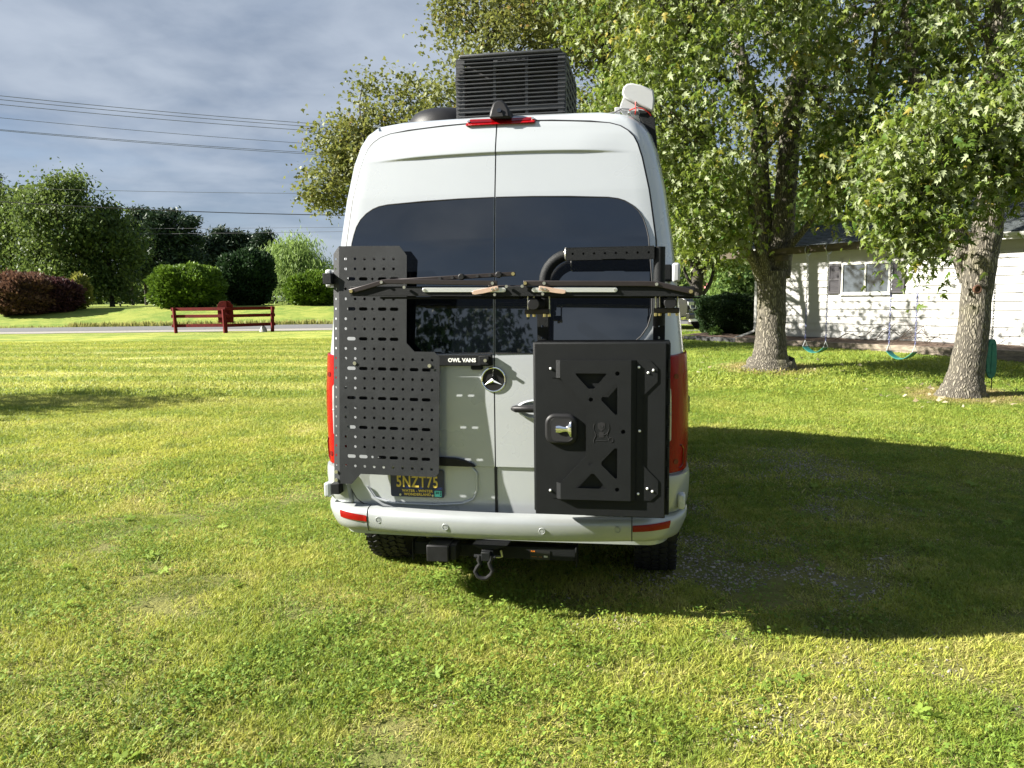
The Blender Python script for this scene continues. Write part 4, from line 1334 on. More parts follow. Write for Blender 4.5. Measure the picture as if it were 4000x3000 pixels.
mb = MB()
c = [hp(-OV, -OV, E0), hp(HL + OV, -OV, E0), hp(HL + OV, HD + OV, E0), hp(-OV, HD + OV, E0), hp(-OV + half, -OV + half, E0 + RH), hp(HL + OV, -OV + half, E0 + RH)]
mb.add(c, [(0, 1, 5, 4), (2, 3, 4, 5), (3, 0, 4), (1, 2, 5), (0, 3, 2, 1)])
roof = hs.part('roof', mb, M_shingle, smooth=0)
mb = MB(); step = .142; r_ = np.random.default_rng(4)
ncr = int(half / (step * .94))
for k in range(ncr):
    d0, d1 = k * step * .94, (k + 1.35) * step * .94
    d1 = min(d1, half)
    u = -OV + d0 + r_.uniform(0, .15)
    while u < HL + OV:
        wd = r_.choice([.18, .24, .3, .33]); u2 = min(u + wd, HL + OV)
        l0 = .020 + r_.uniform(0, .010)
        V_ = [hp(u + .004, -OV + d0 - .02, E0 + d0 * PT + l0), hp(u2 - .004, -OV + d0 - .02, E0 + d0 * PT + l0), hp(u2 - .004, -OV + d1, E0 + d1 * PT + .004), hp(u + .004, -OV + d1, E0 + d1 * PT + .004), hp(u + .004, -OV + d0 - .02, E0 + d0 * PT), hp(u2 - .004, -OV + d0 - .02, E0 + d0 * PT)]
        mb.add(V_, [(0, 1, 2, 3), (4, 5, 1, 0)]); u = u2
    v = -OV + d0 + r_.uniform(0, .15); vend = HD + OV - d0
    while v < vend:
        v2 = min(v + r_.choice([.18, .24, .3, .33]), vend); l0 = .020 + r_.uniform(0, .010)
        V_ = [hp(-OV + d0 - .02, v + .004, E0 + d0 * PT + l0), hp(-OV + d0 - .02, v2 - .004, E0 + d0 * PT + l0), hp(-OV + d1, v2 - .004, E0 + d1 * PT + .004), hp(-OV + d1, v + .004, E0 + d1 * PT + .004), hp(-OV + d0 - .02, v + .004, E0 + d0 * PT), hp(-OV + d0 - .02, v2 - .004, E0 + d0 * PT)]
        mb.add(V_, [(3, 2, 1, 0), (0, 1, 5, 4)]); v = v2
hs.part('shingle', mb, M_shingle, parent=roof, smooth=0, kind='stuff')
mb = MB(); mb.tube([hp(-OV + .05, -OV + .05, E0 + .05), hp(-OV + half, -OV + half, E0 + RH + .03), hp(HL, -OV + half, E0 + RH + .03)], .05, 6); hs.part('ridge_cap', mb, M_shingle, parent=roof)
for px, dn, h1, rr in ((3240, 2.6, .55, .06), (3275, 2.2, .35, .04)):
    # vent pipes on the roof slope
    best = min(((abs((p := roofp(u, dn))[0] / p[1] - (px - 2000) / 3005.0), u) for u in np.arange(0, 12, .05)))
    p = np.array(roofp(best[1], dn))
    mb = MB(); mb.tube([p - [0, 0, .1], p + [0, 0, h1]], rr, 12)
    if rr > .05: mb.lathe(p + [0, 0, h1 - .05], [(.06, 0), (.13, .02), (.14, .08), (.10, .16), (.02, .18)], n=14)
    hs.part('vent_pipe', mb, pbr('grey_pipe', (.22, .22, .22), .5, .4), parent=roof)
p = np.array(roofp(6.35, -OV + half - .4)); mb = MB(); mb.box(p + [0, 0, .15], (.3, .3, .3)); hs.part('roof_cowl', mb, M_blackpl, parent=roof, bevel=.03)

# raised planting bed by the house
bed = MB()
us_ = np.linspace(-2.4, 9.5, 60)
for u in us_:
    for n_ in (-1.0, .02):
        bed.v.append(hp(u, n_, .44 + .02 * math.sin(u * 3) + (.05 if n_ > 0 else 0)))
bed.f = [(2 * i, 2 * i + 2, 2 * i + 3, 2 * i + 1) for i in range(len(us_) - 1)]
mb2 = raw_mesh('planting_bed', bed.v, bed.f); single('planting_bed', mb2, M_mulch, kind='structure')
te = Thing('timber_edging', 'weathered grey timber edging along the foot of the white house', 'edging', hp(0, -1.05, .25))
u = .1
for L in (2.35, 2.4, 2.3, 2.4):
    for lay in range(2):
        mb = MB(); hbox(mb, u + .004, u + L - .004, -1.13 + .012 * lay, -1.0, .18 + .135 * lay, .312 + .135 * lay); te.part('timber', mb, M_timber, bevel=.008)
    u += L
de = Thing('dark_edging', 'dark timber edging in front of the clipped hedge', 'edging', hp(-1.2, -1.05, .25))
for a, b_ in ((-1.95, -.9), (-.9, .09)):
    mb = MB(); hbox(mb, a + .004, b_ - .004, -1.12, -1.0, .18, .44); de.part('timber', mb, M_dtimber, bevel=.006)
mb = MB(); hbox(mb, -2.05, -1.95, -1.12, 1.6, .18, .42); de.part('timber', mb, M_timber, bevel=.006)

br = Thing('branch_pile', 'pile of dead branches lying on the bed against the white wall', 'branches', hp(4.2, -.5, .48))
r_ = np.random.default_rng(21)
for k in range(7):
    u0 = r_.uniform(2.6, 5.0); L = r_.uniform(.8, 2.2); nn = r_.uniform(-.85, -.25); hz_ = r_.uniform(.02, .12)
    P = [hp(u0 + L * t, nn + .25 * t * r_.normal(), .48 + hz_ + r_.uniform(.02, .35) * math.sin(t * 3.1) * (1 if k % 3 else 1.6)) for t in np.linspace(0, 1, 7)]
    mb = MB(); mb.tube(P, np.linspace(.012, .004, 7), 5); br.part('branch', mb, M_twig)
for k in range(3):
    u0 = 3.1 + 1.6 * k
    mb = MB(); mb.tube([hp(u0, -.7, .48), hp(u0 + .35, -.4, .75), hp(u0 + .75, -.3, .98)], [.01, .007, .004], 5); br.part('branch', mb, M_twig)

# ------------------------------------------------------------------ leaf and tree builders
def tmpl_maple():
    o = [(0, 0), (.16, -.05), (.42, .16), (.17, .28), (.46, .66), (.15, .50), (.13, .70), (0, 1.08), (-.13, .70), (-.15, .50), (-.46, .66), (-.17, .28), (-.42, .16), (-.16, -.05)]
    V_ = [(0, .36, .03)] + [(x, y, -.28 * abs(x) - .25 * max(0, y - .4)) for x, y in o]
    n_ = len(o)
    return np.array(V_), np.array([(0, 1 + i, 1 + (i + 1) % n_) for i in range(n_)])


def tmpl_star():
    V_ = [(0, 0, 0), (.48, .30, -.08), (.20, .52, -.02), (0, 1, -.12), (-.20, .52, -.02), (-.48, .30, -.08)]
    return np.array(V_), np.array([(0, 1, 2), (0, 2, 4), (2, 3, 4), (0, 4, 5)])


def tmpl_leaf():
    V_ = [(0, 0, 0), (.28, .45, -.08), (0, 1, -.1), (-.28, .45, -.08)]
    return np.array(V_), np.array([(0, 1, 2), (0, 2, 3)])


def tmpl_needle():
    V_ = [(0, 0, 0), (.09, .5, .0), (0, 1, -.05), (-.09, .5, 0)]
    return np.array(V_), np.array([(0, 1, 2), (0, 2, 3)])


T_NEEDLE2 = (np.array([(0, 0, 0), (.16, .5, .0), (0, 1, -.05), (-.16, .5, 0)]), np.array([(0, 1, 2), (0, 2, 3)]))
T_MAPLE, T_STAR, T_LEAF, T_NEEDLE = tmpl_maple(), tmpl_star(), tmpl_leaf(), tmpl_needle()


def leaf_mesh(name, C, size, tm, r, droop=.6, up=1.0, out=None, tint=None, spread=1.0):
    N = len(C)
    a = r.normal(0, spread, (N, 3)); a[:, 2] = a[:, 2] * .6 - droop
    if out is not None: a += out
    a /= np.linalg.norm(a, axis=1, keepdims=True) + 1e-9
    nn = r.normal(0, .85, (N, 3)); nn[:, 2] += up
    if out is not None: nn += out * .6
    nn -= a * np.sum(a * nn, 1, keepdims=True)
    nn /= np.linalg.norm(nn, axis=1, keepdims=True) + 1e-9
    x = np.cross(a, nn)
    tv_, tt_ = tm
    s = np.broadcast_to(np.asarray(size, float), (N,))[:, None, None]
    V_ = C[:, None, :] + s * (tv_[None, :, 0:1] * x[:, None, :] + tv_[None, :, 1:2] * a[:, None, :] + tv_[None, :, 2:3] * nn[:, None, :])
    k = len(tv_)
    T_ = (np.arange(N) * k)[:, None, None] + tt_[None]
    me = np_mesh(name, V_.reshape(-1, 3), T_.reshape(-1, 3))
    if tint is None: tint = r.random(N)
    attr(me, 'tint', np.repeat(np.clip(tint, 0, 1), k))
    return me


def in_ell(c, rad, n, r, shell=.55):
    d = r.normal(0, 1, (n, 3)); d /= np.linalg.norm(d, axis=1, keepdims=True)
    q = (shell ** 3 + (1 - shell ** 3) * r.random((n, 1))) ** (1 / 3)
    return np.array(c) + d * q * np.array(rad)


def tree(name, label, stems, ells, leafm, barkm, tm, lsize, clump_n, clump_r, seed, base, group=None, droop=.6, twigs=60, shell=.45, cut=None, cat='tree', nseg=10, cr_flat=.7):
    """stems: [(points, radii)]; ells: [(centre, radii, clumps)]"""
    r = np.random.default_rng(seed)
    T = Thing(name, label, cat, base, group=group)
    mb = MB()
    for P, R_ in stems:
        # smooth the polyline
        P = np.array(P, float); m = len(P)
        tt = np.linspace(0, m - 1, (m - 1) * 4 + 1)
        Ps = np.stack([np.interp(tt, np.arange(m), P[:, k]) for k in range(3)], 1)
        if m > 2:
            for _ in range(2):
                Ps[1:-1] = .25 * Ps[:-2] + .5 * Ps[1:-1] + .25 * Ps[2:]
        Ps[1:-1] += r.normal(0, .012, Ps[1:-1].shape) * np.mean(R_) * 1.6
        mb.tube(Ps, np.interp(tt, np.arange(m), R_), nseg)
    cl = []
    for c_, rad, k in ells:
        cl.append(in_ell(c_, rad, k, r, shell))
    cl = np.concatenate(cl)
    if cut is not None:
        cl = cl[cut(cl, r)]
    # twigs from the stems to clumps
    SP = np.concatenate([np.array([P[i] + (np.array(P[i + 1]) - P[i]) * t for i in range(len(P) - 1) for t in (0, .33, .66)]) for P, _ in [(np.array(a), b) for a, b in stems]])
    SP = SP[SP[:, 2] > np.percentile(SP[:, 2], 30)]
    for i in r.permutation(len(cl))[:twigs]:
        c_ = cl[i]
        cost = np.linalg.norm(SP - c_, axis=1) + 1.2 * np.maximum(0, SP[:, 2] - c_[2])
        s_ = SP[np.argmin(cost)]
        L = np.linalg.norm(c_ - s_)
        m_ = (s_ + c_) / 2 + [0, 0, .10 * L] + r.normal(0, .06, 3) * L
        mb.tube([s_, m_, c_], [.010 + .011 * L, .008 + .006 * L, .006], 5, cap=False)
    T.part('trunk', mb, barkm, smooth=60)
    C = np.repeat(cl, clump_n, 0)
    off = r.normal(0, 1, C.shape) * [clump_r, clump_r, clump_r * cr_flat] * np.repeat(r.uniform(.6, 1.35, len(cl)), clump_n)[:, None]
    C = C + off
    C[:, 2] = np.maximum(C[:, 2], gz(C[:, 0], C[:, 1]) + .05)
    tint = np.clip(np.repeat(r.normal(.5, .22, len(cl)), clump_n) + r.normal(0, .2, len(C)), 0, 1)
    sz = lsize * r.uniform(.5, 1.35, len(C))
    T.part('crown', leaf_mesh('crown', C, sz, tm, r, droop, tint=tint), leafm, smooth=0)
    return T


def pts(D, *pp):
    """world points from (px, py[, extra depth])"""
    return [at(p[0], p[1], D + (p[2] if len(p) > 2 else 0)) for p in pp]


def to_px(P):
    q = P - np.array([0, 0, EYE]); w_ = q @ FWD
    return 2000 + 3005 * (q @ CRT) / w_, 1500 - 3005 * (q @ CUP) / w_


def shades_wall(P):
    """clumps whose shadow would land on the front wall of the house"""
    d = np.array(SUN_DIR); t = ((HA - P[:, :2]) @ HN) / (d[:2] @ HN)
    h = P + t[:, None] * d; u_ = (h[:, :2] - HA) @ HU
    return (t > 0) & (u_ > -.5) & (u_ < 8) & (h[:, 2] > .4) & (h[:, 2] < 2.9)


def cut1(P, r):
    x_, y_ = to_px(P)
    open_ = ((np.abs(x_ - 2965 + (y_ - 500) * .05) < 55) | (np.abs(x_ - 3080) < 60)) & (y_ > 120) & (y_ < 1010) & (P[:, 1] < 16.4)
    low = ((y_ > 905) & (np.abs(x_ - 3010) < 130)) | ((y_ > 850) & (x_ > 3180)) | ((y_ > 800) & (x_ > 2900) & (x_ < 3200) & (P[:, 1] < 16))
    gap = vnoise(x_ / 260, y_ / 260, 1.0, 71) < .33
    return ~((open_ & (r.random(len(P)) < .8)) | low | (gap & (r.random(len(P)) < .6)) | (shades_wall(P) & (r.random(len(P)) < .90)))


def cut2(P, r):
    x_, y_ = to_px(P)
    open_ = (np.abs(x_ - 3890) < 62) & (y_ > 40) & (y_ < 1000) & (P[:, 1] < 12.8) & ((y_ < 500) | (y_ > 640))
    gap = vnoise(x_ / 240, y_ / 240, 1.0, 72) < .30
    low = (y_ > 990) & (r.random(len(P)) < .7)
    return ~(low | (open_ & (r.random(len(P)) < .85)) | (gap & (r.random(len(P)) < .5)))


def cut3(P, r):
    x_, y_ = to_px(P)
    gap = (vnoise(x_ / 200, y_ / 200, 1.0, 73) < .26) & (y_ > 260)
    return ~((gap & (r.random(len(P)) < .6)) | (shades_wall(P) & (r.random(len(P)) < .90)))


def vnoise(x, y, s, seed):
    r = np.random.default_rng(seed); G = r.random((64, 64))
    u, v = x * s + 17.3, y * s + 9.1
    i, j = np.floor(u).astype(int), np.floor(v).astype(int); fu, fv = u - i, v - j
    fu, fv = fu * fu * (3 - 2 * fu), fv * fv * (3 - 2 * fv)
    g = lambda a, b: G[a % 64, b % 64]
    return (g(i, j) * (1 - fu) + g(i + 1, j) * fu) * (1 - fv) + (g(i, j + 1) * (1 - fu) + g(i + 1, j + 1) * fu) * fv


# maple holding one end of the swing beam
D1 = 16.3
b1 = at(3010, 1300, D1); b1[2] = float(gz(b1[0], b1[1]))
trunk1 = ([b1 + [0, 0, -.15], b1 + [0, 0, .02], b1 + [0, 0, .12], b1 + [0, 0, .35], b1 + [0, 0, .8], b1 + [.01, 0, 1.5]] + pts(D1, (3013, 1060)), [.66, .53, .42, .345, .305, .29, .31])
st = [trunk1,
      (pts(D1, (2975, 1085, -.1), (2955, 1035, -.2), (2917, 972, -.3), (2881, 925, -.4), (2840, 830, -.5), (2812, 740, -.5), (2790, 640, -.5), (2770, 500, -.3)), [.14, .115, .095, .09, .08, .065, .05, .02]),
      (pts(D1, (2990, 1080, -.1), (2984, 1030, -.25), (2968, 960, -.3), (2948, 900, -.3), (2935, 800, -.4), (2915, 700, -.4)), [.14, .12, .10, .085, .07, .03]),
      (pts(D1, (3005, 1075, .1), (2995, 950, .3), (2978, 800, .3), (2968, 640, .3), (2966, 506, .3), (2935, 380, .4), (2885, 190, .6), (2850, 20, .8), (2835, -250, 1.0)), [.22, .20, .185, .175, .165, .15, .13, .11, .07]),
      (pts(D1, (3038, 1080, .05), (3052, 960, .1), (3064, 820, .1), (3076, 660, .1), (3088, 500, .1), (3108, 340, .2), (3150, 180, .3), (3165, 0, .5), (3180, -250, .7)), [.26, .24, .225, .215, .20, .18, .12, .10, .05]),
      (pts(D1, (3120, 310, .2), (3165, 215, 0), (3230, 130, -.3), (3350, 55, -.7), (3480, 20, -1)), [.14, .11, .10, .075, .03]),
      (pts(D1, (3052, 1010, 0), (3095, 950, -.3), (3135, 905, -.5), (3170, 860, -.6), (3210, 800, -.7)), [.10, .075, .065, .05, .02]),
      (pts(D1, (3085, 315, 0), (3130, 335, -.5), (3190, 345, -.8), (3330, 350, -1.4), (3420, 372, -1.6)), [.09, .07, .06, .05, .02]),
      (pts(D1, (2880, 20, .6), (3000, 130, .2), (3094, 228, -.3), (3160, 320, -.6), (3207, 405, -.8), (3300, 470, -1), (3395, 515, -1.1)), [.08, .075, .07, .06, .06, .045, .02]),
      (pts(D1, (2968, 600, .2), (3010, 560, -.4), (3090, 470, -.8), (3160, 412, -1), (3280, 400, -1.3)), [.07, .05, .045, .035, .015]),
      (pts(D1, (2940, 400, .3), (2850, 330, -.2), (2760, 260, -.8), (2660, 170, -1.5)), [.09, .07, .05, .02])]
el = [((4.6, 15.6, 7.9), (4.4, 4.2, 2.6), 250), ((3.5, 15.0, 5.6), (2.2, 2.6, 2.0), 120), ((6.3, 14.6, 5.9), (2.3, 2.4, 1.9), 95),
      (at(2740, 860, 15.2), (.75, 1.1, .95), 34), (at(2690, 1000, 15.0), (.28, .5, .45), 9), (at(3000, 880, 15.4), (1.3, .9, .55), 26), (at(3220, 830, 14.8), (.75, .8, .45), 13), (at(3120, 960, 15.0), (.22, .3, .3), 5), (at(3330, 640, 14.9), (1.3, 1.2, .7), 36), (at(2560, 480, 15.8), (1.3, 2, 1.6), 60)]
el += [(at(3305, 985, 13.9), (.25, .2, .18), 3), (at(3290, 1030, 13.9), (.16, .15, .12), 2)]
tree('maple_tree', 'big maple with several stems, its trunk carrying the left end of the swing beam', st, el, M_maple, M_bark, T_MAPLE, .112, 76, .29, 101, b1, group='maples in the yard', twigs=170, nseg=14, cut=cut1, droop=1.0)

# maple at the right edge of the yard
D2 = 12.7
b2 = at(3795, 1300, D2); b2[2] = float(gz(b2[0], b2[1]))
bx2 = at(3790, 1500, D2)
trunk2 = ([b2 + [-.10, 0, -.15], b2 + [-.10, 0, .02], b2 + [-.09, 0, .12], b2 + [-.06, 0, .35]] + pts(D2, (3800, 1330), (3812, 1180), (3828, 1040), (3852, 920), (3868, 800), (3884, 680), (3895, 550), (3897, 300), (3899, 60), (3905, -250)), [.50, .40, .33, .27, .24, .228, .24, .23, .22, .20, .19, .185, .18, .12])
st = [trunk2,
      (pts(D2, (3800, 1090, .1), (3765, 990, .2), (3715, 880, .3), (3650, 730, .4), (3600, 540, .5), (3578, 320, .6), (3550, 130, .7), (3530, -150, .8)), [.20, .19, .16, .13, .11, .095, .085, .05]),
      (pts(D2, (3895, 240, 0), (3860, 152, -.3), (3790, 63, -.6), (3740, 15, -.9), (3650, -60, -1.2)), [.07, .05, .045, .04, .02]),
      (pts(D2, (3899, 120, 0), (3950, 50, .2), (4050, -20, .4)), [.09, .08, .05]),
      (pts(D2, (3870, 770, -.1), (3830, 700, -.6), (3780, 650, -1.0), (3700, 560, -1.4), (3640, 470, -1.6)), [.07, .05, .04, .03, .012]),
      (pts(D2, (3830, 690, -.6), (3760, 740, -1.2), (3660, 780, -1.5)), [.03, .025, .01]),
      (pts(D2, (3885, 640, -.1), (3930, 560, -.5), (3990, 480, -.9)), [.06, .045, .02])]
el = [(at(3560, 560, 11.3), (.75, .8, .75), 32), (at(3620, 780, 11.2), (.62, .7, .48), 25), (at(3500, 800, 11.4), (.36, .4, .38), 11), (at(3520, 960, 11.4), (.14, .2, .12), 3), (at(3640, 470, 11.3), (.7, .5, .45), 20), (at(3780, 780, 11.2), (.3, .3, .25), 7), (at(3640, 980, 11.2), (.26, .3, .12), 5), (at(3770, 1030, 11.3), (.22, .2, .15), 5), (at(3575, 1060, 11.3), (.12, .12, .12), 2),
      (at(3930, 520, 11.4), (.5, .8, .8), 36), (at(3930, 720, 11.3), (.35, .5, .55), 16), (at(4000, 330, 11.8), (.6, 1.2, .9), 30), ((6.7, 13.0, 6.9), (2.6, 2.8, 1.5), 85), ((8.6, 13.2, 6.8), (1.8, 2.5, 1.8), 60)]
tree('maple_tree', 'leaning maple at the right edge, with pale upturned leaves and a knot on its trunk', st, el, M_maple, M_bark, T_MAPLE, .108, 66, .24, 102, b2, group='maples in the yard', twigs=130, nseg=14, cut=cut2, droop=1.0)
TR2 = [o for o in bpy.data.objects if o.name.startswith('maple_tree')][-1]
kn = MB(); kp = at(3818, 1130, D2 - .285); kn.ring(kp, (0, 1, 0), .055, .022, 18, 8); kn.disc(kp + [0, .01, 0], (0, 1, 0), .05, .02, 14)
kn_me = raw_mesh('knot', kn.v, kn.f); kn_me.transform(Matrix.Translation(Vector(-b2))); finish('knot', kn_me, pbr('knot_wood', (.085, .04, .022), .85, 0, .4, 30), TR2)

# tree behind the van
b3 = np.array([3.1, 21.6, float(gz(3.1, 21.6))])
st = [([b3 + [0, 0, -.1], b3 + [0, 0, .1], b3 + [0, 0, .6], b3 + [-.05, 0, 2.2], b3 + [-.2, 0, 3.6], b3 + [-.4, .1, 6.0], b3 + [-.5, .2, 9.5]], [.42, .33, .24, .20, .18, .13, .05]),
      ([b3 + [-.05, 0, 2.2], b3 + [-1.2, -.4, 3.6], b3 + [-3.0, -.7, 4.6], b3 + [-5.5, -.9, 5.3], b3 + [-7.6, -.9, 5.3]], [.14, .11, .08, .05, .015]),
      ([b3 + [-.2, 0, 3.4], b3 + [-1.4, .3, 5.4], b3 + [-2.8, .3, 7.2], b3 + [-4.0, .2, 8.8]], [.12, .09, .06, .02]),
      ([b3 + [-.1, 0, 2.8], b3 + [-2.2, -1, 5.0], b3 + [-4.6, -1.2, 6.6]], [.11, .07, .02]),
      ([b3 + [-.1, 0, 2.6], b3 + [1.2, .3, 4.4], b3 + [2.0, .5, 6.6]], [.12, .09, .03])]
el = [((-.8, 21.8, 5.6), (4.0, 3.2, 1.9), 190), ((1.6, 21.8, 7.3), (3.9, 3.8, 2.8), 400), ((2.2, 21.6, 9.9), (3.3, 3.2, 1.9), 260), ((-4.0, 21.2, 5.2), (1.25, 1.0, .8), 34), (at(1310, 750, 21.0), (.75, .6, .42), 16), (at(1250, 745, 21.0), (.28, .3, .2), 4), (at(1340, 560, 21.3), (.7, .6, .6), 14),
      (at(1520, 380, 21.5), (.8, .8, .8), 22), (at(1640, 190, 21.5), (.55, .6, .9), 18), (at(1780, 50, 21.7), (.5, .6, .9), 16), (at(1460, 480, 21.5), (.5, .5, .5), 12), (at(1660, 340, 21.4), (.8, .8, .7), 34), (at(1560, 470, 21.4), (.7, .7, .5), 24), (at(1740, 170, 21.4), (.7, .8, .8), 34), (at(1430, 620, 21.2), (.8, .8, .7), 26)]
tree('maple_tree', 'olive leaved tree rising behind the van, its crown open to the sky on the left', st, el, M_maple2, M_barkd, T_STAR, .115, 84, .30, 103, b3, group='maples in the yard', twigs=170, droop=.4, cut=cut3)

# ------------------------------------------------------------------ swing beam and swings
sA = np.array([5.45, 16.3 - .42, 2.60]); sD = np.array([.552, -.834, .0145])
sA = sA + np.array([-.0, .15, 0])


def beamp(t, dz=0.0):
    return sA + sD * t + [0, 0, dz]


bm_ = Thing('swing_beam', 'old wooden beam spanning between the two maple trunks', 'beam', beamp(0))
mb = MB(); side = np.array([.834, .552, 0]) * .045
V_ = [beamp(t) + s_ * side + [0, 0, z] for t in (-1.42, 3.88) for s_ in (-1, 1) for z in (-.07, .07)]
mb.add(V_, [(0, 1, 3, 2), (4, 6, 7, 5), (0, 4, 5, 1), (2, 3, 7, 6), (0, 2, 6, 4), (1, 5, 7, 3)]); bm_.part('beam', mb, M_beam, bevel=.008)
mb = MB(); mb.box(beamp(.15, -.13), (.16, .22, .12), (0, 0, .5)); bm_.part('support_block', mb, M_beam, bevel=.008)


def chain_links(mb, a, b_, pitch=.042):
    a = np.array(a); b_ = np.array(b_); L = np.linalg.norm(b_ - a); n_ = int(L / pitch); d = (b_ - a) / L
    ref = np.array([1.0, 0, 0]); u_ = np.cross(d, ref); u_ /= np.linalg.norm(u_); v_ = np.cross(d, u_)
    for k in range(n_):
        c_ = a + d * pitch * (k + .5); s_ = u_ if k % 2 else v_
        P = []
        for t in np.linspace(0, 2 * math.pi, 9):
            P.append(c_ + d * (.028 * math.cos(t)) + s_ * (.014 * math.sin(t)))
        mb.tube(P, .0048, 4, cap=False)


def swing(label, t0, t1, sag_z, zseat):
    T = Thing('swing', label, 'swing', beamp((t0 + t1) / 2, -2), group='swings on the wooden beam')
    tops = [beamp(t0, -.02), beamp(t1, -.02)]
    bots = [beamp(t0 + .0), beamp(t1)]
    for i, (tp, t) in enumerate(zip(tops, (t0, t1))):
        e = beamp(t); e[2] = zseat + .12
        knot_ = tp + [0, 0, -.28]
        mb = MB(); mb.ring(tp - [0, 0, .0], sD / np.linalg.norm(sD), .095, .008, 16, 5); chain_links(mb, tp - [.03, 0, .09], knot_ - [0, 0, .05]); chain_links(mb, tp - [0, 0, .09], e + (tp - e) * .52)
        T.part('chain', mb, M_chain)
        mb = MB(); chain_links(mb, e + (tp - e) * .52, e); T.part('lower_chain', mb, M_chainb)
        mb = MB(); hn = np.array([.875, .484, 0]) * .07
        f = beamp(t); f[2] = zseat
        mb.tube([e, f + hn], .006, 6); mb.tube([e, f - hn], .006, 6); mb.tube([f + hn, f - hn], .006, 6); T.part('hanger', mb, M_offwhite)
    mb = MB(); hn = np.array([.875, .484, 0]) * .075

    def fn(u, v):
        p = beamp(t0 + (t1 - t0) * u); p[2] = zseat - sag_z * (1 - (2 * u - 1) ** 2)
        return p + hn * (2 * v - 1)
    mb.grid(fn, 14, 3, skirt=(0, 0, -.012)); T.part('seat', mb, M_tgreen)
    return T


swing('left swing with a teal belt seat on chains, nearer the thick trunk', .775, 1.235, .11, .70)
swing('right swing with a teal belt seat, hanging in front of the window side', 2.52, 3.00, .13, .70)
gs = Thing('hanging_glider', 'green plastic glider seat hanging beside the right maple trunk', 'swing seat', at(3880, 1400, 12.9))
mb = MB(); g0 = at(3874, 1402, 12.75)
og = [(.0, .33), (.045, .325), (.07, .27), (.085, .1), (.092, -.08), (.085, -.22), (.06, -.30), (.02, -.33), (-.02, -.33), (-.06, -.29), (-.085, -.2), (-.09, -.05), (-.08, .12), (-.06, .28), (-.04, .325)]
mb.prism(og, lambda u, v, q: g0 + [u - .05 * v * .0 + .02 * (v < 0) * (-v), .05 * q, v], 1); gs.part('seat_shell', mb, M_tgreen, bevel=.012)
mb = MB(); mb.box(g0 + [0, -.003, 0], (.012, .01, .50)); mb.box(g0 + [0.01, -.004, -.23], (.11, .008, .008)); mb.box(g0 + [0, -.004, .24], (.11, .008, .008)); gs.part('rib', mb, M_tgreen)
mb = MB(); mb.tube([g0 + [0.03, .02, -.32], g0 + [.035, .02, -.42], g0 + [.03, .02, -.52]], .008, 6); gs.part('rope_tail', mb, M_wireb)
mb = MB(); chain_links(mb, g0 + [0, .02, 1.25], g0 + [0, .02, .31]); gs.part('chain', mb, M_chain)

# ------------------------------------------------------------------ hedge, flower, truck, flag on the right
def bush(name, label, c_, rad, leafm, n_, size, seed, tm=T_LEAF, boxy=2.0, droop=-.6, group=None, cat='bush', flat_bottom=True, thick=.14, spread=.7, taper=0.0):
    r = np.random.default_rng(seed)
    c_ = np.array(c_, float); rad = np.array(rad, float)
    T = Thing(name, label, cat, (c_[0], c_[1], c_[2] - rad[2]), group=group)
    d = r.normal(0, 1, (n_, 3)); d /= np.linalg.norm(d, axis=1, keepdims=True)
    k = (np.sum(np.abs(d) ** boxy, 1)) ** (-1 / boxy)
    lump = 1 + .07 * np.sin(d[:, 0] * 7 + seed) * np.sin(d[:, 1] * 6) + .06 * np.sin(d[:, 2] * 9 + d[:, 0] * 5 + seed) + .03 * np.sin(d[:, 0] * 23 + d[:, 2] * 19 + seed)
    q = 1 - thick * r.random(n_) ** 1.5 + .10 * np.maximum(0, r.random(n_) - .93) / .07 * (boxy < 4)
    P = d * k[:, None] * (lump * q)[:, None]
    if taper: P[:, :2] *= (1 + taper * P[:, 2:3])
    C = c_ + P * rad
    zmin = c_[2] - rad[2]
    C[:, 2] = np.maximum(C[:, 2], zmin + .02)
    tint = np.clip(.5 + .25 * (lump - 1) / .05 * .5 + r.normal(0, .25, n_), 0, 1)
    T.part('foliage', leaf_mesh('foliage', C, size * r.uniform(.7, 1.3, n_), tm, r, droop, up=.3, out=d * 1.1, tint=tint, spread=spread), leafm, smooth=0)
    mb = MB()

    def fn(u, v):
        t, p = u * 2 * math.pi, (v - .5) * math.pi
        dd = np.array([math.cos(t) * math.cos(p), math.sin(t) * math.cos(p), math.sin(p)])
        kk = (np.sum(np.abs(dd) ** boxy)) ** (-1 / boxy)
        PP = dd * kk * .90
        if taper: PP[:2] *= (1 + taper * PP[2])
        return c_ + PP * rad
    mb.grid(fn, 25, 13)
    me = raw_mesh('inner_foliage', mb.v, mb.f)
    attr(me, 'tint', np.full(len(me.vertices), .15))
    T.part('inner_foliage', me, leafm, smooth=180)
    mb = MB(); mb.tube([(c_[0], c_[1], zmin - .2), (c_[0], c_[1], c_[2])], .08, 6); T.part('stem', mb, M_barkd)
    return T


hc = at(2850, 1230, 25.6)
hc[2] = .36 + .64
bush('clipped_hedge', 'dark clipped box hedge beside the corner of the white house', (hc[0], hc[1] - .0, hc[2] + .08), (.95, .95, .62), M_hedge, 26000, .075, 31, boxy=4.5, cat='hedge', taper=.10, droop=-.2)
r_ = np.random.default_rng(8)
fp_ = at(2792, 1290, 24.6); fp_[2] = .44
C = in_ell(fp_ + [0, 0, .12], (.24, .2, .16), 260, r_, .2)
wt = Thing('leafy_weed', 'bright leafy weed growing over the dark timber edging', 'plant', fp_)
wt.part('foliage', leaf_mesh('foliage', C, .10, T_LEAF, r_, .0), M_weed, smooth=0)
mb = MB(); mb.tube([fp_ + [0, 0, -.1], fp_ + [0, 0, .15]], .01, 5); wt.part('stem', mb, M_twig)

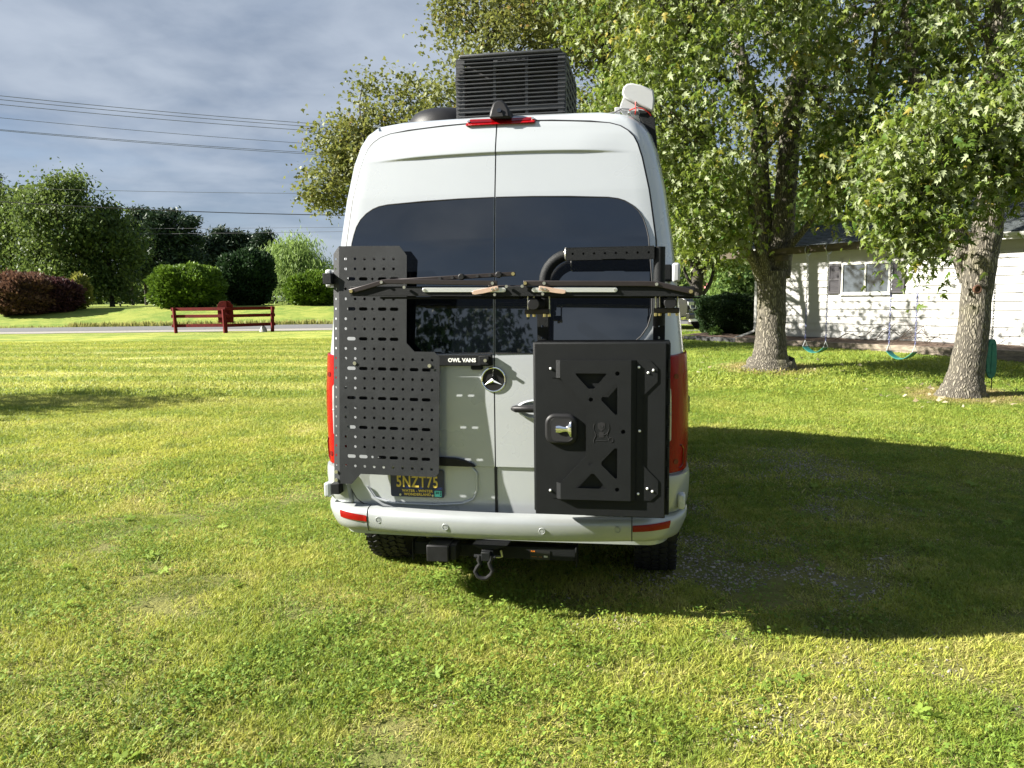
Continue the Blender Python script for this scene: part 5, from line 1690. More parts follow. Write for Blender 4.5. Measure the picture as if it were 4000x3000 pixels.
# black pickup, facing the camera
tk = Thing('pickup_truck', 'black pickup truck parked behind the clipped hedge', 'truck', (7.6, 31.0, .36))
KX, KY, KZ = at(2752, 1200, 30.6)[0], 30.6, .36
KR = math.radians(36)


def kp(x, y, z):
    return np.array([KX + x * math.cos(KR) - y * math.sin(KR), KY + x * math.sin(KR) + y * math.cos(KR), KZ + z])


def kprism(mb, poly, x0, x1, ease=0.0):
    mb.prism(poly, lambda y, z, q: kp(x0 + (x1 - x0) * q, y, z), 1)
    return mb


mb = MB(); kprism(mb, [(0, .55), (-.02, 1.0), (.05, 1.22), (.3, 1.30), (1.35, 1.36), (1.6, 1.36), (1.6, .5), (.9, .45)], -.98, .98); kprism(mb, [(1.6, .5), (1.6, 1.36), (5.6, 1.36), (5.6, .55)], -.98, .98); tk.part('body', mb, M_truck, bevel=.05)
mb = MB(); mb.add([kp(x * s_, y, z) for y, z, s_ in ((1.5, 1.34, .93), (2.2, 1.88, .78), (3.5, 1.90, .78), (4.0, 1.34, .93)) for x in (-1, 1)], [(0, 1, 3, 2), (2, 3, 5, 4), (4, 5, 7, 6), (0, 2, 4, 6), (1, 7, 5, 3)]); tk.part('cab_glass', mb, M_glass, smooth=0)
mb = MB(); mb.add([kp(x, y, z) for y, z in ((2.15, 1.885), (3.55, 1.905)) for x in (-.8, .8)] + [kp(x, y, z) for y, z in ((2.15, 1.93), (3.55, 1.95)) for x in (-.76, .76)], [(0, 1, 5, 4), (1, 3, 7, 5), (3, 2, 6, 7), (2, 0, 4, 6), (4, 5, 7, 6)]); tk.part('cab_roof', mb, M_truck)
gr = tk.part('grille', kprism(MB(), [(-.035, .72), (-.03, 1.10), (0, 1.10), (0, .72)], -.62, .62), M_blackpl)
for k in range(4):
    mb = MB(); kprism(mb, [(-.055, .76 + .085 * k), (-.055, .775 + .085 * k), (-.03, .785 + .085 * k), (-.03, .75 + .085 * k)], -.58, .58); tk.part('grille_bar', mb, pbr('dark_chrome', (.12, .12, .13), .25, .8) if k == 0 else MATS['dark_chrome'], parent=gr)
tv, tf = text('CHEVROLET', .075, .01, 1.0, .001, spacing=1.3)
mb = MB(); mb.add([kp(-x * -1, -.05 - z, y + 1.125) for x, y, z in tv], tf); tk.part('badge_lettering', mb, M_alu, parent=gr, smooth=0)
for sg in (-1, 1):
    mb = MB(); kprism(mb, [(-.03, .98), (-.03, 1.12), (.12, 1.14), (.12, .97)], sg * .64, sg * .97); hl = tk.part('headlight', mb, M_clear, bevel=.01)
    mb = MB()
    for a, b_ in (((.60, .99), (.60, .86)), ((.60, .86), (.86, .86)), ((.86, .86), (.92, .99))):
        mb.tube([kp(sg * a[0], -.05, a[1]), kp(sg * b_[0], -.05, b_[1])], .022, 6)
    tk.part('lamp_surround', mb, M_alu)
    mb = MB()
    for dz in (.80, .74): mb.tube([kp(sg * .72, -.05, dz), kp(sg * .95, .05, dz + .1)], .014, 5)
    tk.part('bumper_blade', mb, M_alu)
    for y in (.95, 4.5):
        mb = MB(); c_ = kp(sg * .86, y, .40); ax = kp(1, 0, 0) - kp(0, 0, 0); mb.disc(c_, ax, .41, .28, 28); wl = tk.part('wheel', mb, M_tyre, bevel=.04)
        mb = MB(); mb.disc(c_ + ax * sg * .142, ax, .24, .02, 20); tk.part('rim', mb, M_rim, parent=wl)
mb = MB(); kprism(mb, [(-.10, .46), (-.12, .62), (-.06, .70), (.1, .70), (.1, .46)], -.98, .98); tk.part('front_bumper', mb, M_truck, bevel=.03)
mb = MB(); kprism(mb, [(-.09, .36), (-.09, .46), (.1, .46), (.1, .33)], -.8, .8); tk.part('skid_plate', mb, M_alu, bevel=.01)
mb = MB()
for x in (-.4, .4): mb.tube([kp(x, -.11, .50), kp(x, -.16, .47), kp(x, -.11, .44)], .015, 6)
tk.part('tow_hook', mb, M_redd)

fl = Thing('flagpole', 'thin white flagpole with a limp faded flag beyond the pickup', 'flagpole', at(2758, 1165, 60))
p0 = at(2757, 1168, 60); p0[2] = 1.3; p1 = at(2757, 1088, 60)
mb = MB(); mb.tube([p0, p1], .05, 8); fl.part('pole', mb, M_pole)
mb = MB(); q0 = at(2757, 1096, 60)
mb.grid(lambda u, v: q0 + [.28 * u - .12 + .08 * math.sin(v * 5), .08 * math.sin(u * 9), -.55 * v - .1 * u], 7, 6); fl.part('flag', mb, M_flag)

# ------------------------------------------------------------------ trees behind, right side
def simple_tree(name, label, px, base_y, D, top_y, halfw_px, leafm, seed, n_cl, size, clump_r=.6, clump_n=26, crown_from=.25, tm=T_LEAF, group=None, barkm=None, droop=.5, tr=None, lean=0.0, squash=1.0, twigs=40):
    b = at(px, base_y, D); b[2] = float(gz(b[0], b[1]))
    top = at(px, top_y, D)[2]; hw = halfw_px / 3005 * D; H = top - b[2]
    zc = b[2] + H * (crown_from + (1 - crown_from) * .5); rz = H * (1 - crown_from) / 2
    tr = tr or .022 * H
    st_ = [([b + [0, 0, -.2], b + [0, 0, .3], b + [lean * .3, 0, H * .35], b + [lean * .6, 0, H * .65], b + [lean, 0, H * .93]], [tr * 1.5, tr, tr * .8, tr * .5, tr * .1])]
    r = np.random.default_rng(seed)
    for k in range(5):
        a = r.uniform(0, 6.28); z0 = H * r.uniform(.25, .5)
        st_.append(([b + [lean * .3, 0, z0], b + [hw * .4 * math.cos(a), hw * .4 * math.sin(a), z0 + H * .15], b + [hw * .75 * math.cos(a), hw * .75 * math.sin(a), z0 + H * .3]], [tr * .5, tr * .35, tr * .08]))
    el_ = [((b[0] + lean * .6, b[1], zc), (hw * .78, hw * .8 * squash, rz * .86), int(n_cl * .36))]
    for k in range(9):
        a = 6.283 * k / 9 + r.uniform(-.4, .4); zz = zc + rz * (-.75 + 1.5 * ((k * 4) % 9) / 8.0); q = math.sqrt(max(.08, 1 - ((zz - zc) / rz) ** 2)) * hw * .68
        el_.append(((b[0] + lean * .6 + q * math.cos(a), b[1] + q * math.sin(a) * .8, zz), (hw * .36, hw * .36, rz * .26), int(n_cl * .066)))
    el_.append(((b[0] + lean, b[1], zc + rz * .74), (hw * .26, hw * .26, rz * .24), int(n_cl * .06)))
    return tree(name, label, st_, el_, leafm, barkm or M_barkd, tm, size, clump_n, clump_r, seed, b, group=group, droop=droop, twigs=twigs, nseg=8, cr_flat=.75)


GR = 'background trees on the right'
# dark stemmed tree just right of the van
D5 = 36.0
b5 = at(2722, 1200, D5); b5[2] = float(gz(b5[0], b5[1]))
st = [([b5 + [0, 0, -.2], b5 + [0, 0, .5]] + pts(D5, (2722, 1110), (2724, 1000), (2735, 900), (2745, 780)), [.45, .34, .28, .25, .18, .08]),
      (pts(D5, (2722, 1120), (2750, 1060), (2775, 980), (2800, 900)), [.16, .13, .11, .05]), (pts(D5, (2735, 1165), (2765, 1125), (2785, 1080), (2792, 1000)), [.10, .09, .09, .05]),
      (pts(D5, (2718, 1100), (2700, 1040), (2690, 960), (2680, 860)), [.14, .11, .09, .04]), (pts(D5, (2712, 1125), (2680, 1080), (2660, 1000)), [.08, .07, .04])]
el = [(at(2740, 800, D5), (3.6, 3, 2.2), 110), (at(2720, 960, D5 + .5), (1.6, 1.4, 1.0), 34), (at(2880, 900, D5), (2.2, 2, 1.6), 60)]
tree('shade_tree', 'dark trunked tree forking low, behind the black pickup', st, el, M_maple, M_barkd, T_STAR, .26, 42, .55, 105, b5, group=GR, twigs=50)
simple_tree('weeping_willow', 'pale weeping willow seen between the hedge and the dark trunked tree', 2840, 1180, 62, 1000, 115, M_willow, 106, 120, .7, .8, 26, crown_from=.1, tm=T_NEEDLE, group=GR, droop=2.4)
simple_tree('round_tree', 'soft green round tree behind the hedge, left of the thick maple trunk', 2905, 1180, 56, 1030, 75, M_bgleaf, 107, 80, .42, .6, 26, crown_from=.1, group=GR)
simple_tree('background_tree', 'light green tree rising behind the house roof, left of the vent pipes', 3180, 1150, 38, 700, 170, M_bgleaf, 108, 130, .30, .6, 34, crown_from=.2, tm=T_STAR, group=GR)
simple_tree('background_tree', 'green tree rising behind the middle of the house roof', 3520, 1150, 36, 420, 260, M_bgleaf, 109, 190, .30, .65, 38, crown_from=.2, tm=T_STAR, group=GR)
simple_tree('background_tree', 'tall green tree behind the right end of the house roof', 3950, 1150, 34, 300, 270, M_bgleaf, 110, 190, .28, .65, 38, crown_from=.2, tm=T_STAR, group=GR)
simple_tree('background_tree', 'dark green tree far behind the van, under the maple crowns', 2480, 1180, 52, 560, 240, M_leftleaf, 111, 150, .42, .8, 30, crown_from=.15, group=GR)
simple_tree('background_tree', 'tall tree seen through gaps between the two swing maples', 3080, 1180, 46, 330, 250, M_maple2, 112, 150, .36, .8, 32, crown_from=.2, tm=T_STAR, group=GR)

# ------------------------------------------------------------------ left side: fence, sign, trees, shrubs, cables
fn_ = Thing('rail_fence', 'short dark red three rail fence by the road', 'fence', at(875, 1297, 42))
FA = np.array([-18.75, 42.75]); FB = np.array([-13.35, 41.75 + .9]); FM = np.array([-15.65, 41.6])


def fpt(a, z):
    return np.array([a[0], a[1], float(gz(a[0], a[1])) + z])


FA = np.array(at(688, 1300, 42.3)[:2]); FM = np.array(at(880, 1300, 41.6)[:2]); FB = np.array(at(1064, 1295, 42.6)[:2])
for a, lean, h in ((FA, .05, 1.40), (FM, .04, 1.28), (FB, -.07, 1.40)):
    mb = MB(); mb.tube([fpt(a, -.1), fpt(a, h) + [-lean, 0, 0]], .105, 4); fn_.part('post', mb, M_fred, bevel=.01)
for a, b_, e0, e1 in ((FA, FM, -.10, .01), (FM, FB, 0, .06)):
    for z, dz in ((.50, -.02), (1.02, .0), (1.30 - .0, .0)):
        z = {.50: .42, 1.02: .92, 1.30: 1.30}[z]
        p = fpt(a + (b_ - a) * e0, z + dz) + [0, .12, 0]; q = fpt(b_ + (b_ - a) * e1, z) + [0, .12, 0]
        dr = (q - p) / np.linalg.norm(q - p)
        mb = MB()
        s_ = np.array([0, .03, 0]); up_ = np.array([0, 0, .085])
        V_ = [pp + i * s_ + j * up_ for pp in (p, q) for i in (-1, 1) for j in (-1, 1)]
        mb.add(V_, [(0, 1, 3, 2), (4, 6, 7, 5), (0, 4, 5, 1), (2, 3, 7, 6), (0, 2, 6, 4), (1, 5, 7, 3)]); fn_.part('rail', mb, M_fred, bevel=.008)
sg_ = Thing('sign_board', 'dark red shaped sign board mounted behind the middle of the fence', 'sign', fpt(FM, .5))
mb = MB(); s0 = fpt(FM, 0) + [-.03, .25, 0]
so = [(-.42, .55), (.42, .55), (.42, 1.52), (.36, 1.55), (.30, 1.66), (.18, 1.72), (-.18, 1.72), (-.30, 1.66), (-.36, 1.55), (-.42, 1.52)]
mb.prism(so, lambda u, v, q: s0 + [u, .05 * q, v], 1); sg_.part('board', mb, M_fred, bevel=.01)
mb = MB(); mb.box(s0 + [.06, -.05, 1.2], (.10, .10, 1.05)); sg_.part('batten', mb, M_fred)
mb = MB(); mb.tube([s0 + [0, .08, 0], s0 + [0, .08, 1.3]], .05, 6); sg_.part('sign_post', mb, M_fred)
stn = MB(); stn.grid(lambda u, v: fpt(FB, 0) + [-.48 + (.20 + .02 * math.sin(u * 17)) * math.cos(u * 6.283) * math.cos(v * 1.57), -.05 + .15 * math.sin(u * 6.283) * math.cos(v * 1.57), -.02 + .34 * math.sin(v * 1.57) + .02 * math.sin(u * 12)], 13, 7)
single('stone', raw_mesh('stone', stn.v, stn.f), M_stone, 'small pale stone beside the right fence post', 'stone')

GL = 'trees beyond the road'
for px, by, D, ty, hw, sd, ncl, lab in ((60, 1210, 80, 725, 200, 201, 150, 'broad leafy tree at the left edge beyond the road'), (265, 1210, 76, 672, 175, 202, 170, 'tallest leafy tree beyond the road, above the barberry bushes'), (440, 1205, 78, 790, 130, 203, 110, 'lower leafy tree leaning right beside the dark pines')):
    simple_tree('leafy_tree', lab, px, by, D, ty, hw, M_leftleaf, sd, int(ncl * 2.2), .36, .7, 56, crown_from=.06, tm=T_LEAF, group=GL, droop=.9, barkm=M_barkd)


def pine(px, by, D, ty, hw, seed, lab):
    r = np.random.default_rng(seed)
    b = at(px, by, D); b[2] = float(gz(b[0], b[1])); top = at(px, ty, D)[2]; H = top - b[2]; hw = hw / 3005 * D
    T = Thing('pine_tree', lab, 'tree', b, group='pines beyond the road')
    mb = MB(); mb.tube([b, b + [r.normal(0, .1), 0, H * .5], b + [r.normal(0, .15), 0, H * .97]], [.22, .16, .04], 8)
    CC = []
    for k in range(74):
        f = r.uniform(.22, 1.0) ** .85; z = H * f
        wd = hw * (1.0 - .62 * max(0, (f - .45) / .55) ** 1.3) * r.uniform(.5, 1.05); a = r.uniform(0, 6.28)
        e = b + np.array([wd * math.cos(a), wd * math.sin(a), z + .25 * wd])
        mb.tube([b + [0, 0, z - .1 * wd], e], [.05, .015], 5, cap=False)
        m_ = 64
        CC.append(e + r.normal(0, 1, (m_, 3)) * [.55, .55, .28]); CC.append((e * .55 + (b + [0, 0, z]) * .45) + r.normal(0, 1, (12, 3)) * [.5, .5, .25])
    T.part('trunk', mb, M_barkd)
    CC = np.concatenate(CC)
    T.part('crown', leaf_mesh('crown', CC, .62 * r.uniform(.6, 1.3, len(CC)), T_NEEDLE2, r, -.15, up=.4), M_needle, smooth=0)


for i, (px, by, D, ty, hw, lab) in enumerate(((520, 1195, 104, 868, 60, 'leftmost dark pine, half hidden by the leafy tree'), (572, 1195, 106, 826, 62, 'tallest dark pine of the left clump'), (632, 1195, 103, 838, 58, 'dark pine second from the left, above the round bush'), (690, 1195, 107, 836, 60, 'dark pine in the middle of the left clump'), (748, 1195, 104, 860, 58, 'dark pine at the right end of the left clump'),
                                             (812, 1195, 116, 930, 60, 'lower dark pine in the gap between the clumps'), (880, 1195, 118, 905, 58, 'dark pine behind the dark rounded bush'), (950, 1195, 119, 920, 58, 'dark pine in the lower right clump'), (1045, 1195, 116, 915, 52, 'rightmost dark pine, beside the willow'), (0, 1200, 100, 690, 55, 'dark pine showing at the left edge behind the leafy trees'),
                                             (600, 1195, 112, 880, 60, 'dark pine behind the tallest pine'), (850, 1195, 124, 940, 60, 'small dark pine deep in the gap'), (1000, 1195, 124, 930, 55, 'small dark pine behind the lower right clump'))):
    pine(px, by, D, ty, hw, 300 + i, lab)
# far wood as one mass closing the horizon
r_ = np.random.default_rng(77)
C = np.stack([r_.uniform(-190, 150, 26000), r_.uniform(150, 175, 26000), np.zeros(26000)], -1)
hgt = 6.5 + 1.5 * np.sin(C[:, 0] * .09) + 1.2 * np.sin(C[:, 0] * .31 + 2)
C[:, 2] = gz(C[:, 0], C[:, 1]) + hgt * r_.random(26000) ** .8
single('far_woods', leaf_mesh('far_woods', C, 1.7, T_LEAF, r_, .2), M_leftleaf, 'far dark woods along the horizon', 'woods', kind='stuff', smooth=0)

simple_tree('willow_tree', 'light green willow beyond the road, just left of the van', 1168, 1195, 84, 938, 105, M_willow, 220, 330, .55, .75, 60, crown_from=.03, tm=T_NEEDLE, group=GL, droop=2.2)


def px_bush(name, label, pxc, top, bot, hw, D, leafm, n_, size, seed, **k):
    a = at(pxc, bot, D); t = at(pxc, top, D); g = float(gz(a[0], a[1])); rz = (t[2] - g) / 2
    bush(name, label, (a[0], a[1], g + rz), (hw / 3005 * D, hw / 3005 * D, rz * 1.02), leafm, n_, size, seed, **k)


px_bush('round_bush', 'bright green rounded bush behind the left half of the red fence', 737, 1046, 1205, 124, 69, M_bush, 15000, .34, 41, boxy=2.6, group='evergreen bushes beyond the road')
px_bush('round_bush', 'dark green egg shaped bush between the two bright rounded bushes', 970, 990, 1200, 100, 74, M_yew, 15000, .34, 42, boxy=2.3, group='evergreen bushes beyond the road', taper=.12)
px_bush('round_bush', 'bright green rounded bush partly hidden by the left side of the van', 1235, 1072, 1208, 100, 70, M_bush, 12000, .34, 43, boxy=2.5, group='evergreen bushes beyond the road')
px_bush('barberry_bush', 'rusty red barberry bush at the left edge', 95, 1075, 1215, 130, 65, M_barb, 14000, .30, 44, boxy=2.3, group='barberry bushes')
px_bush('barberry_bush', 'purple barberry bush right of the rusty one', 236, 1092, 1210, 74, 66, M_barb2, 9000, .28, 45, boxy=2.1, group='barberry bushes', thick=.3)
px_bush('yellow_shrub', 'small yellow green shrub at the right end of the barberries', 318, 1072, 1205, 34, 68, M_yshrub, 1500, .35, 46, thick=.7)
# parked cars far beyond the bank
for px, lab in ((1030, 'white car roof showing beyond the bank behind the sign'), (1108, 'silver white car roof showing beyond the bank near the willow')):
    p = at(px, 1192, 98); T = Thing('distant_car', lab, 'car', (p[0], p[1], 1.25), group='distant parked cars')
    cc = np.array([p[0], p[1], 1.25])
    mb = MB(); mb.prism([(-2.1, .3), (2.1, .3), (2.15, .8), (1.4, .95), (-1.9, .98), (-2.15, .8)], lambda u, v, q: cc + [u, .85 * (2 * q - 1), v], 1); T.part('body', mb, M_white, bevel=.08)
    mb = MB(); mb.prism([(-1.7, .96), (1.1, .96), (.5, 1.42), (-1.2, 1.42)], lambda u, v, q: cc + [u, .75 * (2 * q - 1), v], 1); T.part('cabin_glass', mb, M_glass)
    mb = MB(); mb.prism([(-1.2, 1.43), (.5, 1.43), (.4, 1.48), (-1.1, 1.48)], lambda u, v, q: cc + [u, .72 * (2 * q - 1), v], 1); T.part('roof', mb, M_white)
    for sx_ in (-1.3, 1.3):
        for sy_ in (-.8, .8): T.part('wheel', MB().disc(cc + [sx_, sy_, .32], (0, 1, 0), .32, .2, 16), M_tyre)

# unseen woods added behind the viewer, shaped to darken the rear glass reflection
C = np.stack([r_.uniform(-140, 160, 22000), r_.uniform(-75, -55, 22000), np.zeros(22000)], -1)
hgt = 5.0 + 8.5 * sstep(-14, -26, C[:, 0]) + 1.6 * np.sin(C[:, 0] * .11 + 1) + 1.5 * np.sin(C[:, 0] * .37) + 1.2 * np.sin(C[:, 0] * .9)
C[:, 2] = hgt * r_.random(22000) ** .7
single('woods', leaf_mesh('woods', C, 1.1, T_STAR, r_, .2), M_yew, 'unseen dark wood added behind the viewer for the glass reflection', 'woods', kind='stuff', smooth=0)

# overhead cables
def cable(y0, y1, D0, D1, rad, lab, mat=None, x0=0, x1=1300, sag=.06):
    a = at(x0, y0, D0); b_ = at(x1, y1, D1); d = b_ - a
    P = [a + d * t + [0, 0, sag * 4 * ((t - .5) ** 2 - .25)] for t in np.linspace(-1.0, 2.0, 40)]
    single('overhead_cable', raw_mesh('overhead_cable', *(lambda m_: (m_.v, m_.f))(MB().tube(P, rad, 6))), mat or M_wire, lab, 'cable', group='overhead cables along the road')


cable(374, 488, 30, 35, .011, 'topmost cable of the upper bundle crossing the sky')
cable(389, 500, 30, 35, .011, 'second cable from the top crossing the sky')
cable(408, 516, 30, 35, .011, 'third cable from the top crossing the sky')
cable(460, 567, 30, 35, .009, 'thin cable midway between the upper bundle and the doubled cable')
cable(506, 601, 30, 35, .010, 'upper strand of the doubled cable below the bundle')
cable(510, 607, 30, 35, .010, 'lower strand of the doubled cable below the bundle')
cable(733, 756, 40, 44, .011, 'lone thin cable above the tree tops')
cable(788, 840, 22, 24, .013, 'thick black cable crossing just above the pines', M_wireb)
cable(893, 888, 80, 80, .018, 'faint cable above the lower pines, upper one', M_wire)
cable(917, 905, 80, 80, .018, 'faint cable above the lower pines, lower one', M_wire)

# a tall tree out of the frame on the left that throws the long shadow across the lawn
lt = np.array([-16.4, 12.7, 0.0])
tree('lawn_tree', 'young tree on the open lawn at the far left, casting a long shadow', [([lt + [0, 0, -.1], lt + [0, 0, 2], lt + [0, 0, 4], lt + [0, 0, 6.3]], [.16, .13, .09, .02])],
     [((-16.4, 12.7, 4.6), (1.7, 1.3, 2.0), 90)], M_leftleaf, M_barkd, T_STAR, .16, 40, .3, 401, lt, twigs=40)

# ------------------------------------------------------------------ grass, clover, gravel
def vnoise(x, y, s, seed):
    r = np.random.default_rng(seed); G = r.random((64, 64))
    u, v = x * s + 17.3, y * s + 9.1
    i, j = np.floor(u).astype(int), np.floor(v).astype(int); fu, fv = u - i, v - j
    fu, fv = fu * fu * (3 - 2 * fu), fv * fv * (3 - 2 * fv)
    g = lambda a, b: G[a % 64, b % 64]
    return (g(i, j) * (1 - fu) + g(i + 1, j) * fu) * (1 - fv) + (g(i, j + 1) * (1 - fu) + g(i + 1, j + 1) * fu) * fv


def gravel_mask(x, y):
    """where stones show through the turf: the worn track beside and behind the van"""
    lane = np.exp(-((x - (1.40 + .36 * (y - 4.4))) / .80) ** 2) * (.45 * sstep(2.8, 3.5, y) + .55 * sstep(4.0, 4.6, y)) * (1 - sstep(8.2, 9.5, y))
    lane2 = np.exp(-((x - .75) / .5) ** 2) * sstep(2.4, 2.9, y) * (1 - sstep(3.9, 4.4, y)) * .6
    nz = .5 * vnoise(x, y, 1.9, 1) + .5 * vnoise(x, y, 5.5, 2)
    return np.clip(np.maximum(lane, lane2) * sstep(.40, .56, nz) * 1.35, 0, 1)


SRC = bpy.data.collections.new('grass_sources')
SRC2 = bpy.data.collections.new('clover_sources')
SRC3 = bpy.data.collections.new('pebble_sources')


def blade_patch(name, size, nb, h, wd, r, lean=.5):
    """patch of grass blades, each a bent three-triangle strip"""
    x = r.uniform(-size / 2, size / 2, nb); y = r.uniform(-size / 2, size / 2, nb)
    tint = r.random(nb); dead = tint > .70
    H_ = h * r.uniform(.45, 1.25, nb) * np.where(dead, .42, 1); a = r.uniform(0, 6.28, nb); ln = np.abs(r.normal(0, lean, nb)) + .12 + np.where(dead, 1.6, 0)
    w_ = wd * r.uniform(.6, 1.3, nb)
    dx, dy = np.cos(a), np.sin(a); px_, py2 = -dy, dx
    tw = r.normal(0, .5, nb); px_, py2 = px_ * np.cos(tw) - py2 * np.sin(tw), px_ * np.sin(tw) + py2 * np.cos(tw)
    def P(f, k, s_):
        return np.stack([x + dx * ln * H_ * k + s_ * px_ * w_ * f, y + dy * ln * H_ * k + s_ * py2 * w_ * f, H_ * (k if k < .6 else .55 + (k - .55) * .75)], -1)
    V_ = np.stack([P(.5, 0, -1), P(.5, 0, 1), P(.45, .55, -1), P(.45, .55, 1), P(0, 1.15, 0)], 1).reshape(-1, 3)
    o = (np.arange(nb) * 5)[:, None, None]
    T_ = o + np.array([[0, 1, 3], [0, 3, 2], [2, 3, 4]])[None]
    me = np_mesh(name, V_, T_.reshape(-1, 3)); attr(me, 'tint', np.repeat(tint, 5)); me.materials.append(M_blade)
    me.polygons.foreach_set('use_smooth', [True] * len(me.polygons))
    return me


def src(coll, name, me):
    o = bpy.data.objects.new(name, me); coll.objects.link(o); return o


r_ = np.random.default_rng(55)
for k in range(5):
    src(SRC, f'a_turf_{k}', blade_patch('turf', .34, 460, .026, .0044, r_, 1.0))
for k in range(4):
    src(SRC, f'b_turf_{k}', blade_patch('turf', .75, 560, .032, .0080, r_, 1.0))
for k in range(3):
    src(SRC, f'c_turf_{k}', blade_patch('turf', 1.7, 520, .045, .017, r_, .9))


def clover_patch(size, n_, r, big=False):
    V_, T_, t_ = [], [], []
    for i in range(n_):
        c_ = np.array([r.uniform(-size / 2, size / 2), r.uniform(-size / 2, size / 2), r.uniform(.018, .055)]); tn = r.random()
        a0 = r.uniform(0, 6.28); k = 3 if not big else 5
        L = r.uniform(.0048, .0092) if not big else r.uniform(.025, .05)
        tilt = r.normal(0, .35, 2)
        for j in range(k):
            a = a0 + 2 * math.pi * j / k + r.normal(0, .1); d = np.array([math.cos(a), math.sin(a)]); p = np.array([-d[1], d[0]])
            prof_ = [(0, .08), (.35, .42), (.7, .48), (1.0, .22)] if not big else [(0, .05), (.3, .18), (.65, .24), (1.0, .04)]
            o = len(V_)
            for f, wd in prof_:
                for s_ in (-1, 1):
                    q = d * f * L + p * s_ * wd * L
                    V_.append((c_[0] + q[0], c_[1] + q[1], c_[2] * (1 if not big else .4) + q @ tilt + (.35 * L * (f - f * f) if big else -.15 * L * f * f)))
            for m_ in range(3):
                b = o + 2 * m_; T_ += [(b, b + 1, b + 3), (b, b + 3, b + 2)]
            t_ += [tn] * 8
    me = np_mesh('clover', np.array(V_), np.array(T_)); attr(me, 'tint', np.array(t_)); me.materials.append(M_clover)
    return me


for k in range(3): src(SRC2, f'a_clover_{k}', clover_patch(.32, 95, r_))
for k in range(3): src(SRC2, f'b_plantain_{k}', clover_patch(.14, 2, r_, True))
for k in range(4):
    bm = bmesh.new(); bmesh.ops.create_icosphere(bm, subdivisions=1, radius=.5)
    for v in bm.verts: v.co = v.co * random.uniform(.75, 1.2); v.co.z *= .6
    me = bpy.data.meshes.new('pebble'); bm.to_mesh(me); bm.free(); me.materials.append(M_pebble); src(SRC3, f'pebble_{k}', me)


def scatter(name, coll, P, idx, rot, scl, label, cat):
    me = bpy.data.meshes.new(name); me.vertices.add(len(P)); me.vertices.foreach_set('co', np.ascontiguousarray(P, np.float32).ravel())
    a = me.attributes.new('idx', 'INT', 'POINT'); a.data.foreach_set('value', np.ascontiguousarray(idx, np.int32))
    attr(me, 'rotz', rot); attr(me, 'scl', scl)
    o = bpy.data.objects.new(name, me); COL.objects.link(o); o['kind'] = 'stuff'; o['label'] = label; o['category'] = cat
    ng = bpy.data.node_groups.new(name + '_scatter', 'GeometryNodeTree')
    ng.interface.new_socket('Geometry', in_out='INPUT', socket_type='NodeSocketGeometry'); ng.interface.new_socket('Geometry', in_out='OUTPUT', socket_type='NodeSocketGeometry')
    g = NT(ng); gi = g.n('NodeGroupInput'); go = g.n('NodeGroupOutput')
    ci = g.n('GeometryNodeCollectionInfo', {'Collection': coll, 'Separate Children': True, 'Reset Children': True})
    def na(nm, typ):
        nd = g.n('GeometryNodeInputNamedAttribute', data_type=typ); nd.inputs['Name'].default_value = nm; return nd.outputs['Attribute']
    ip = g.n('GeometryNodeInstanceOnPoints', {'Points': gi.outputs[0], 'Instance': ci.outputs[0], 'Pick Instance': True, 'Instance Index': na('idx', 'INT'), 'Scale': na('scl', 'FLOAT')})
    cx = g.n('ShaderNodeCombineXYZ', {2: na('rotz', 'FLOAT')})
    er = g.n('FunctionNodeEulerToRotation', {0: cx}); g.set(ip, 'Rotation', er)
    g.set(go, 0, ip.outputs[0])
    md = o.modifiers.new('scatter', 'NODES'); md.node_group = ng
    return o


def field(y0, y1, dens, r, margin=1.2):
    """random points over the ground that the camera, or one a step aside, can see"""
    n_ = int(dens * .5 * ((.70 * y0 + margin) + (.70 * y1 + margin)) * 2 * (y1 - y0))
    y = y0 + (y1 - y0) * r.random(n_ * 2); hw = .70 * y + margin; hmax = .70 * y1 + margin
    keep = r.random(n_ * 2) < hw / hmax; y = y[keep]; hw = hw[keep]
    x = r.uniform(-1, 1, len(y)) * hw
    return x, y


PP, II, SS = [], [], []
for y0, y1, dens, i0, k, sc_ in ((2.0, 6.5, 26.0, 0, 5, 1.0), (6.5, 14.0, 6.0, 5, 4, 1.0), (14.0, 34.0, 1.3, 9, 3, 1.0)):
    x, y = field(y0, y1, dens, r_)
    gm = gravel_mask(x, y)
    keep = (r_.random(len(x)) > gm * .97) & ~((vnoise(x, y, 3.1, 12) < .26) & (y < 7) & (r_.random(len(x)) < .35))
    # nothing grows through the road, the beds or the van's wheels
    wl = ((x - HA[0]) * HN[0] + (y - HA[1]) * HN[1] > -1.25) & ((x - HA[0]) * HU[0] + (y - HA[1]) * HU[1] > -2.5)
    keep &= ~wl
    x, y = x[keep], y[keep]
    tall = (.55 + .55 * vnoise(x, y, 1.1, 9) + .5 * vnoise(x, y, 3.7, 10))
    PP.append(np.stack([x, y, gz(x, y)], -1)); II.append(i0 + r_.integers(0, k, len(x))); SS.append(tall)
P_, I_, S_ = np.concatenate(PP), np.concatenate(II), np.concatenate(SS)
scatter('grass', SRC, P_, I_, r_.uniform(0, 6.28, len(P_)), S_, 'mown grass covering the yard', 'grass')
x, y = field(2.0, 9.0, 14.0, r_)
cm = .6 * vnoise(x, y, .9, 31) + .4 * vnoise(x, y, 2.6, 32)
cm = cm + .28 * np.exp(-((x + .75) / .9) ** 2 - ((y - 2.9) / .7) ** 2)
k1 = (cm > .62) | (r_.random(len(x)) < .30)
xa_, ya_ = x[k1], y[k1]
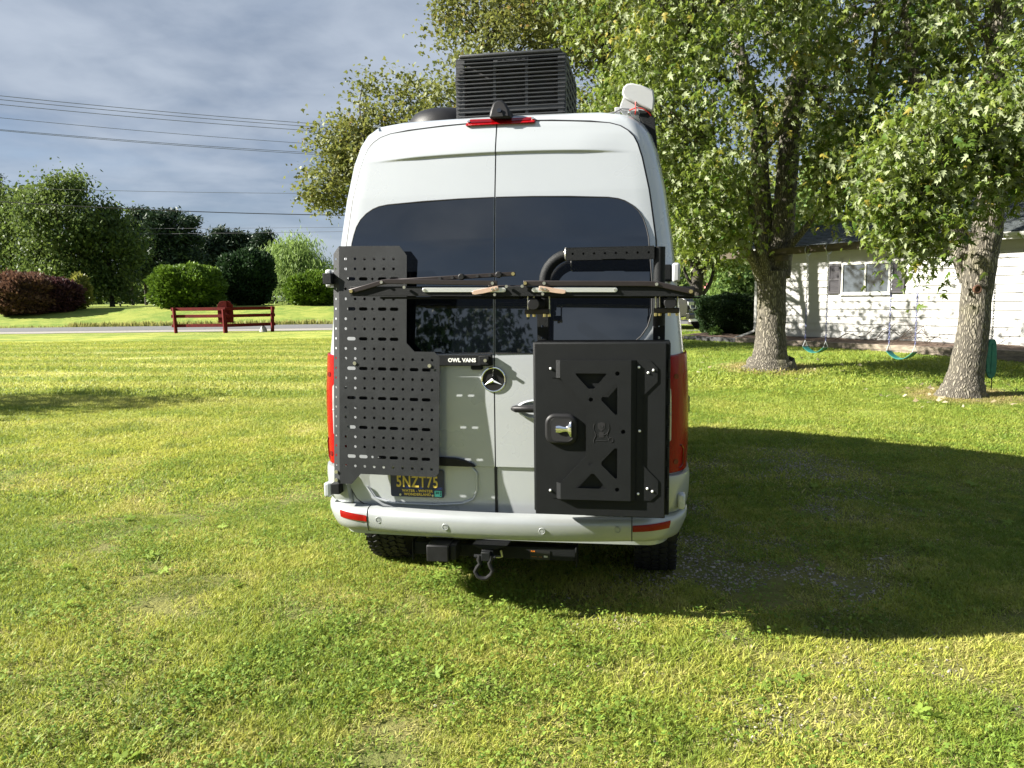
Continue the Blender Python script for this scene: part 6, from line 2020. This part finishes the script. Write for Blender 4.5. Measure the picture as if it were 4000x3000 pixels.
k2 = r_.random(len(x)) < .10 * (y < 7)
xb_, yb_ = x[k2], y[k2]
P_ = np.concatenate([np.stack([xa_, ya_, gz(xa_, ya_)], -1), np.stack([xb_, yb_, gz(xb_, yb_)], -1)])
I_ = np.concatenate([r_.integers(0, 3, len(xa_)), 3 + r_.integers(0, 3, len(xb_))])
scatter('clover', SRC2, P_, I_, r_.uniform(0, 6.28, len(P_)), r_.uniform(.8, 1.3, len(P_)), 'clover and broad leaved weeds among the grass', 'weeds')
x, y = field(2.3, 9.3, 2600, r_, .3)
gm = gravel_mask(x, y); k1 = r_.random(len(x)) < gm * .8
x, y = x[k1], y[k1]
scatter('gravel', SRC3, np.stack([x, y, gz(x, y) + .003], -1), r_.integers(0, 4, len(x)), r_.uniform(0, 6.28, len(x)), np.clip(r_.lognormal(-4.65, .45, len(x)), .004, .026), 'grey gravel showing through the worn turf beside the van', 'gravel')

# tall ditch grass beyond the road
n_ = 26000
x = r_.uniform(-60, 30, n_); y = r_.uniform(54.2, 57.5, n_)
C = np.stack([x, y, gz(x, y) - .02], -1)
hh = r_.uniform(.08, .24, n_) * (1 + 1.1 * (vnoise(x, y, .12, 5) > .62))
single('ditch_grass', leaf_mesh('ditch_grass', C, hh, T_NEEDLE, r_, -2.2, up=.2, spread=.5), leafmat('ditch_grass_blade', (.10, .13, .03), (.26, .24, .08)), 'taller rough grass along the far side of the road', 'grass', kind='stuff', smooth=0)
# fallen leaves by the maples
C = []
for b_, k in ((b1, 26), (b2, 34)):
    a = r_.uniform(0, 6.28, k); q = r_.uniform(.5, 2.0, k)
    C.append(np.stack([b_[0] + q * np.cos(a), b_[1] + q * np.sin(a), gz(b_[0] + q * np.cos(a), b_[1] + q * np.sin(a)) + .06], -1))
C = np.concatenate(C)
single('fallen_leaves', leaf_mesh('fallen_leaves', C, .10, T_STAR, r_, 0, up=3), leafmat('fallen_leaf', (.20, .15, .08), (.50, .45, .33)), 'pale fallen leaves round the maple trunks', 'leaves', kind='stuff', smooth=0)
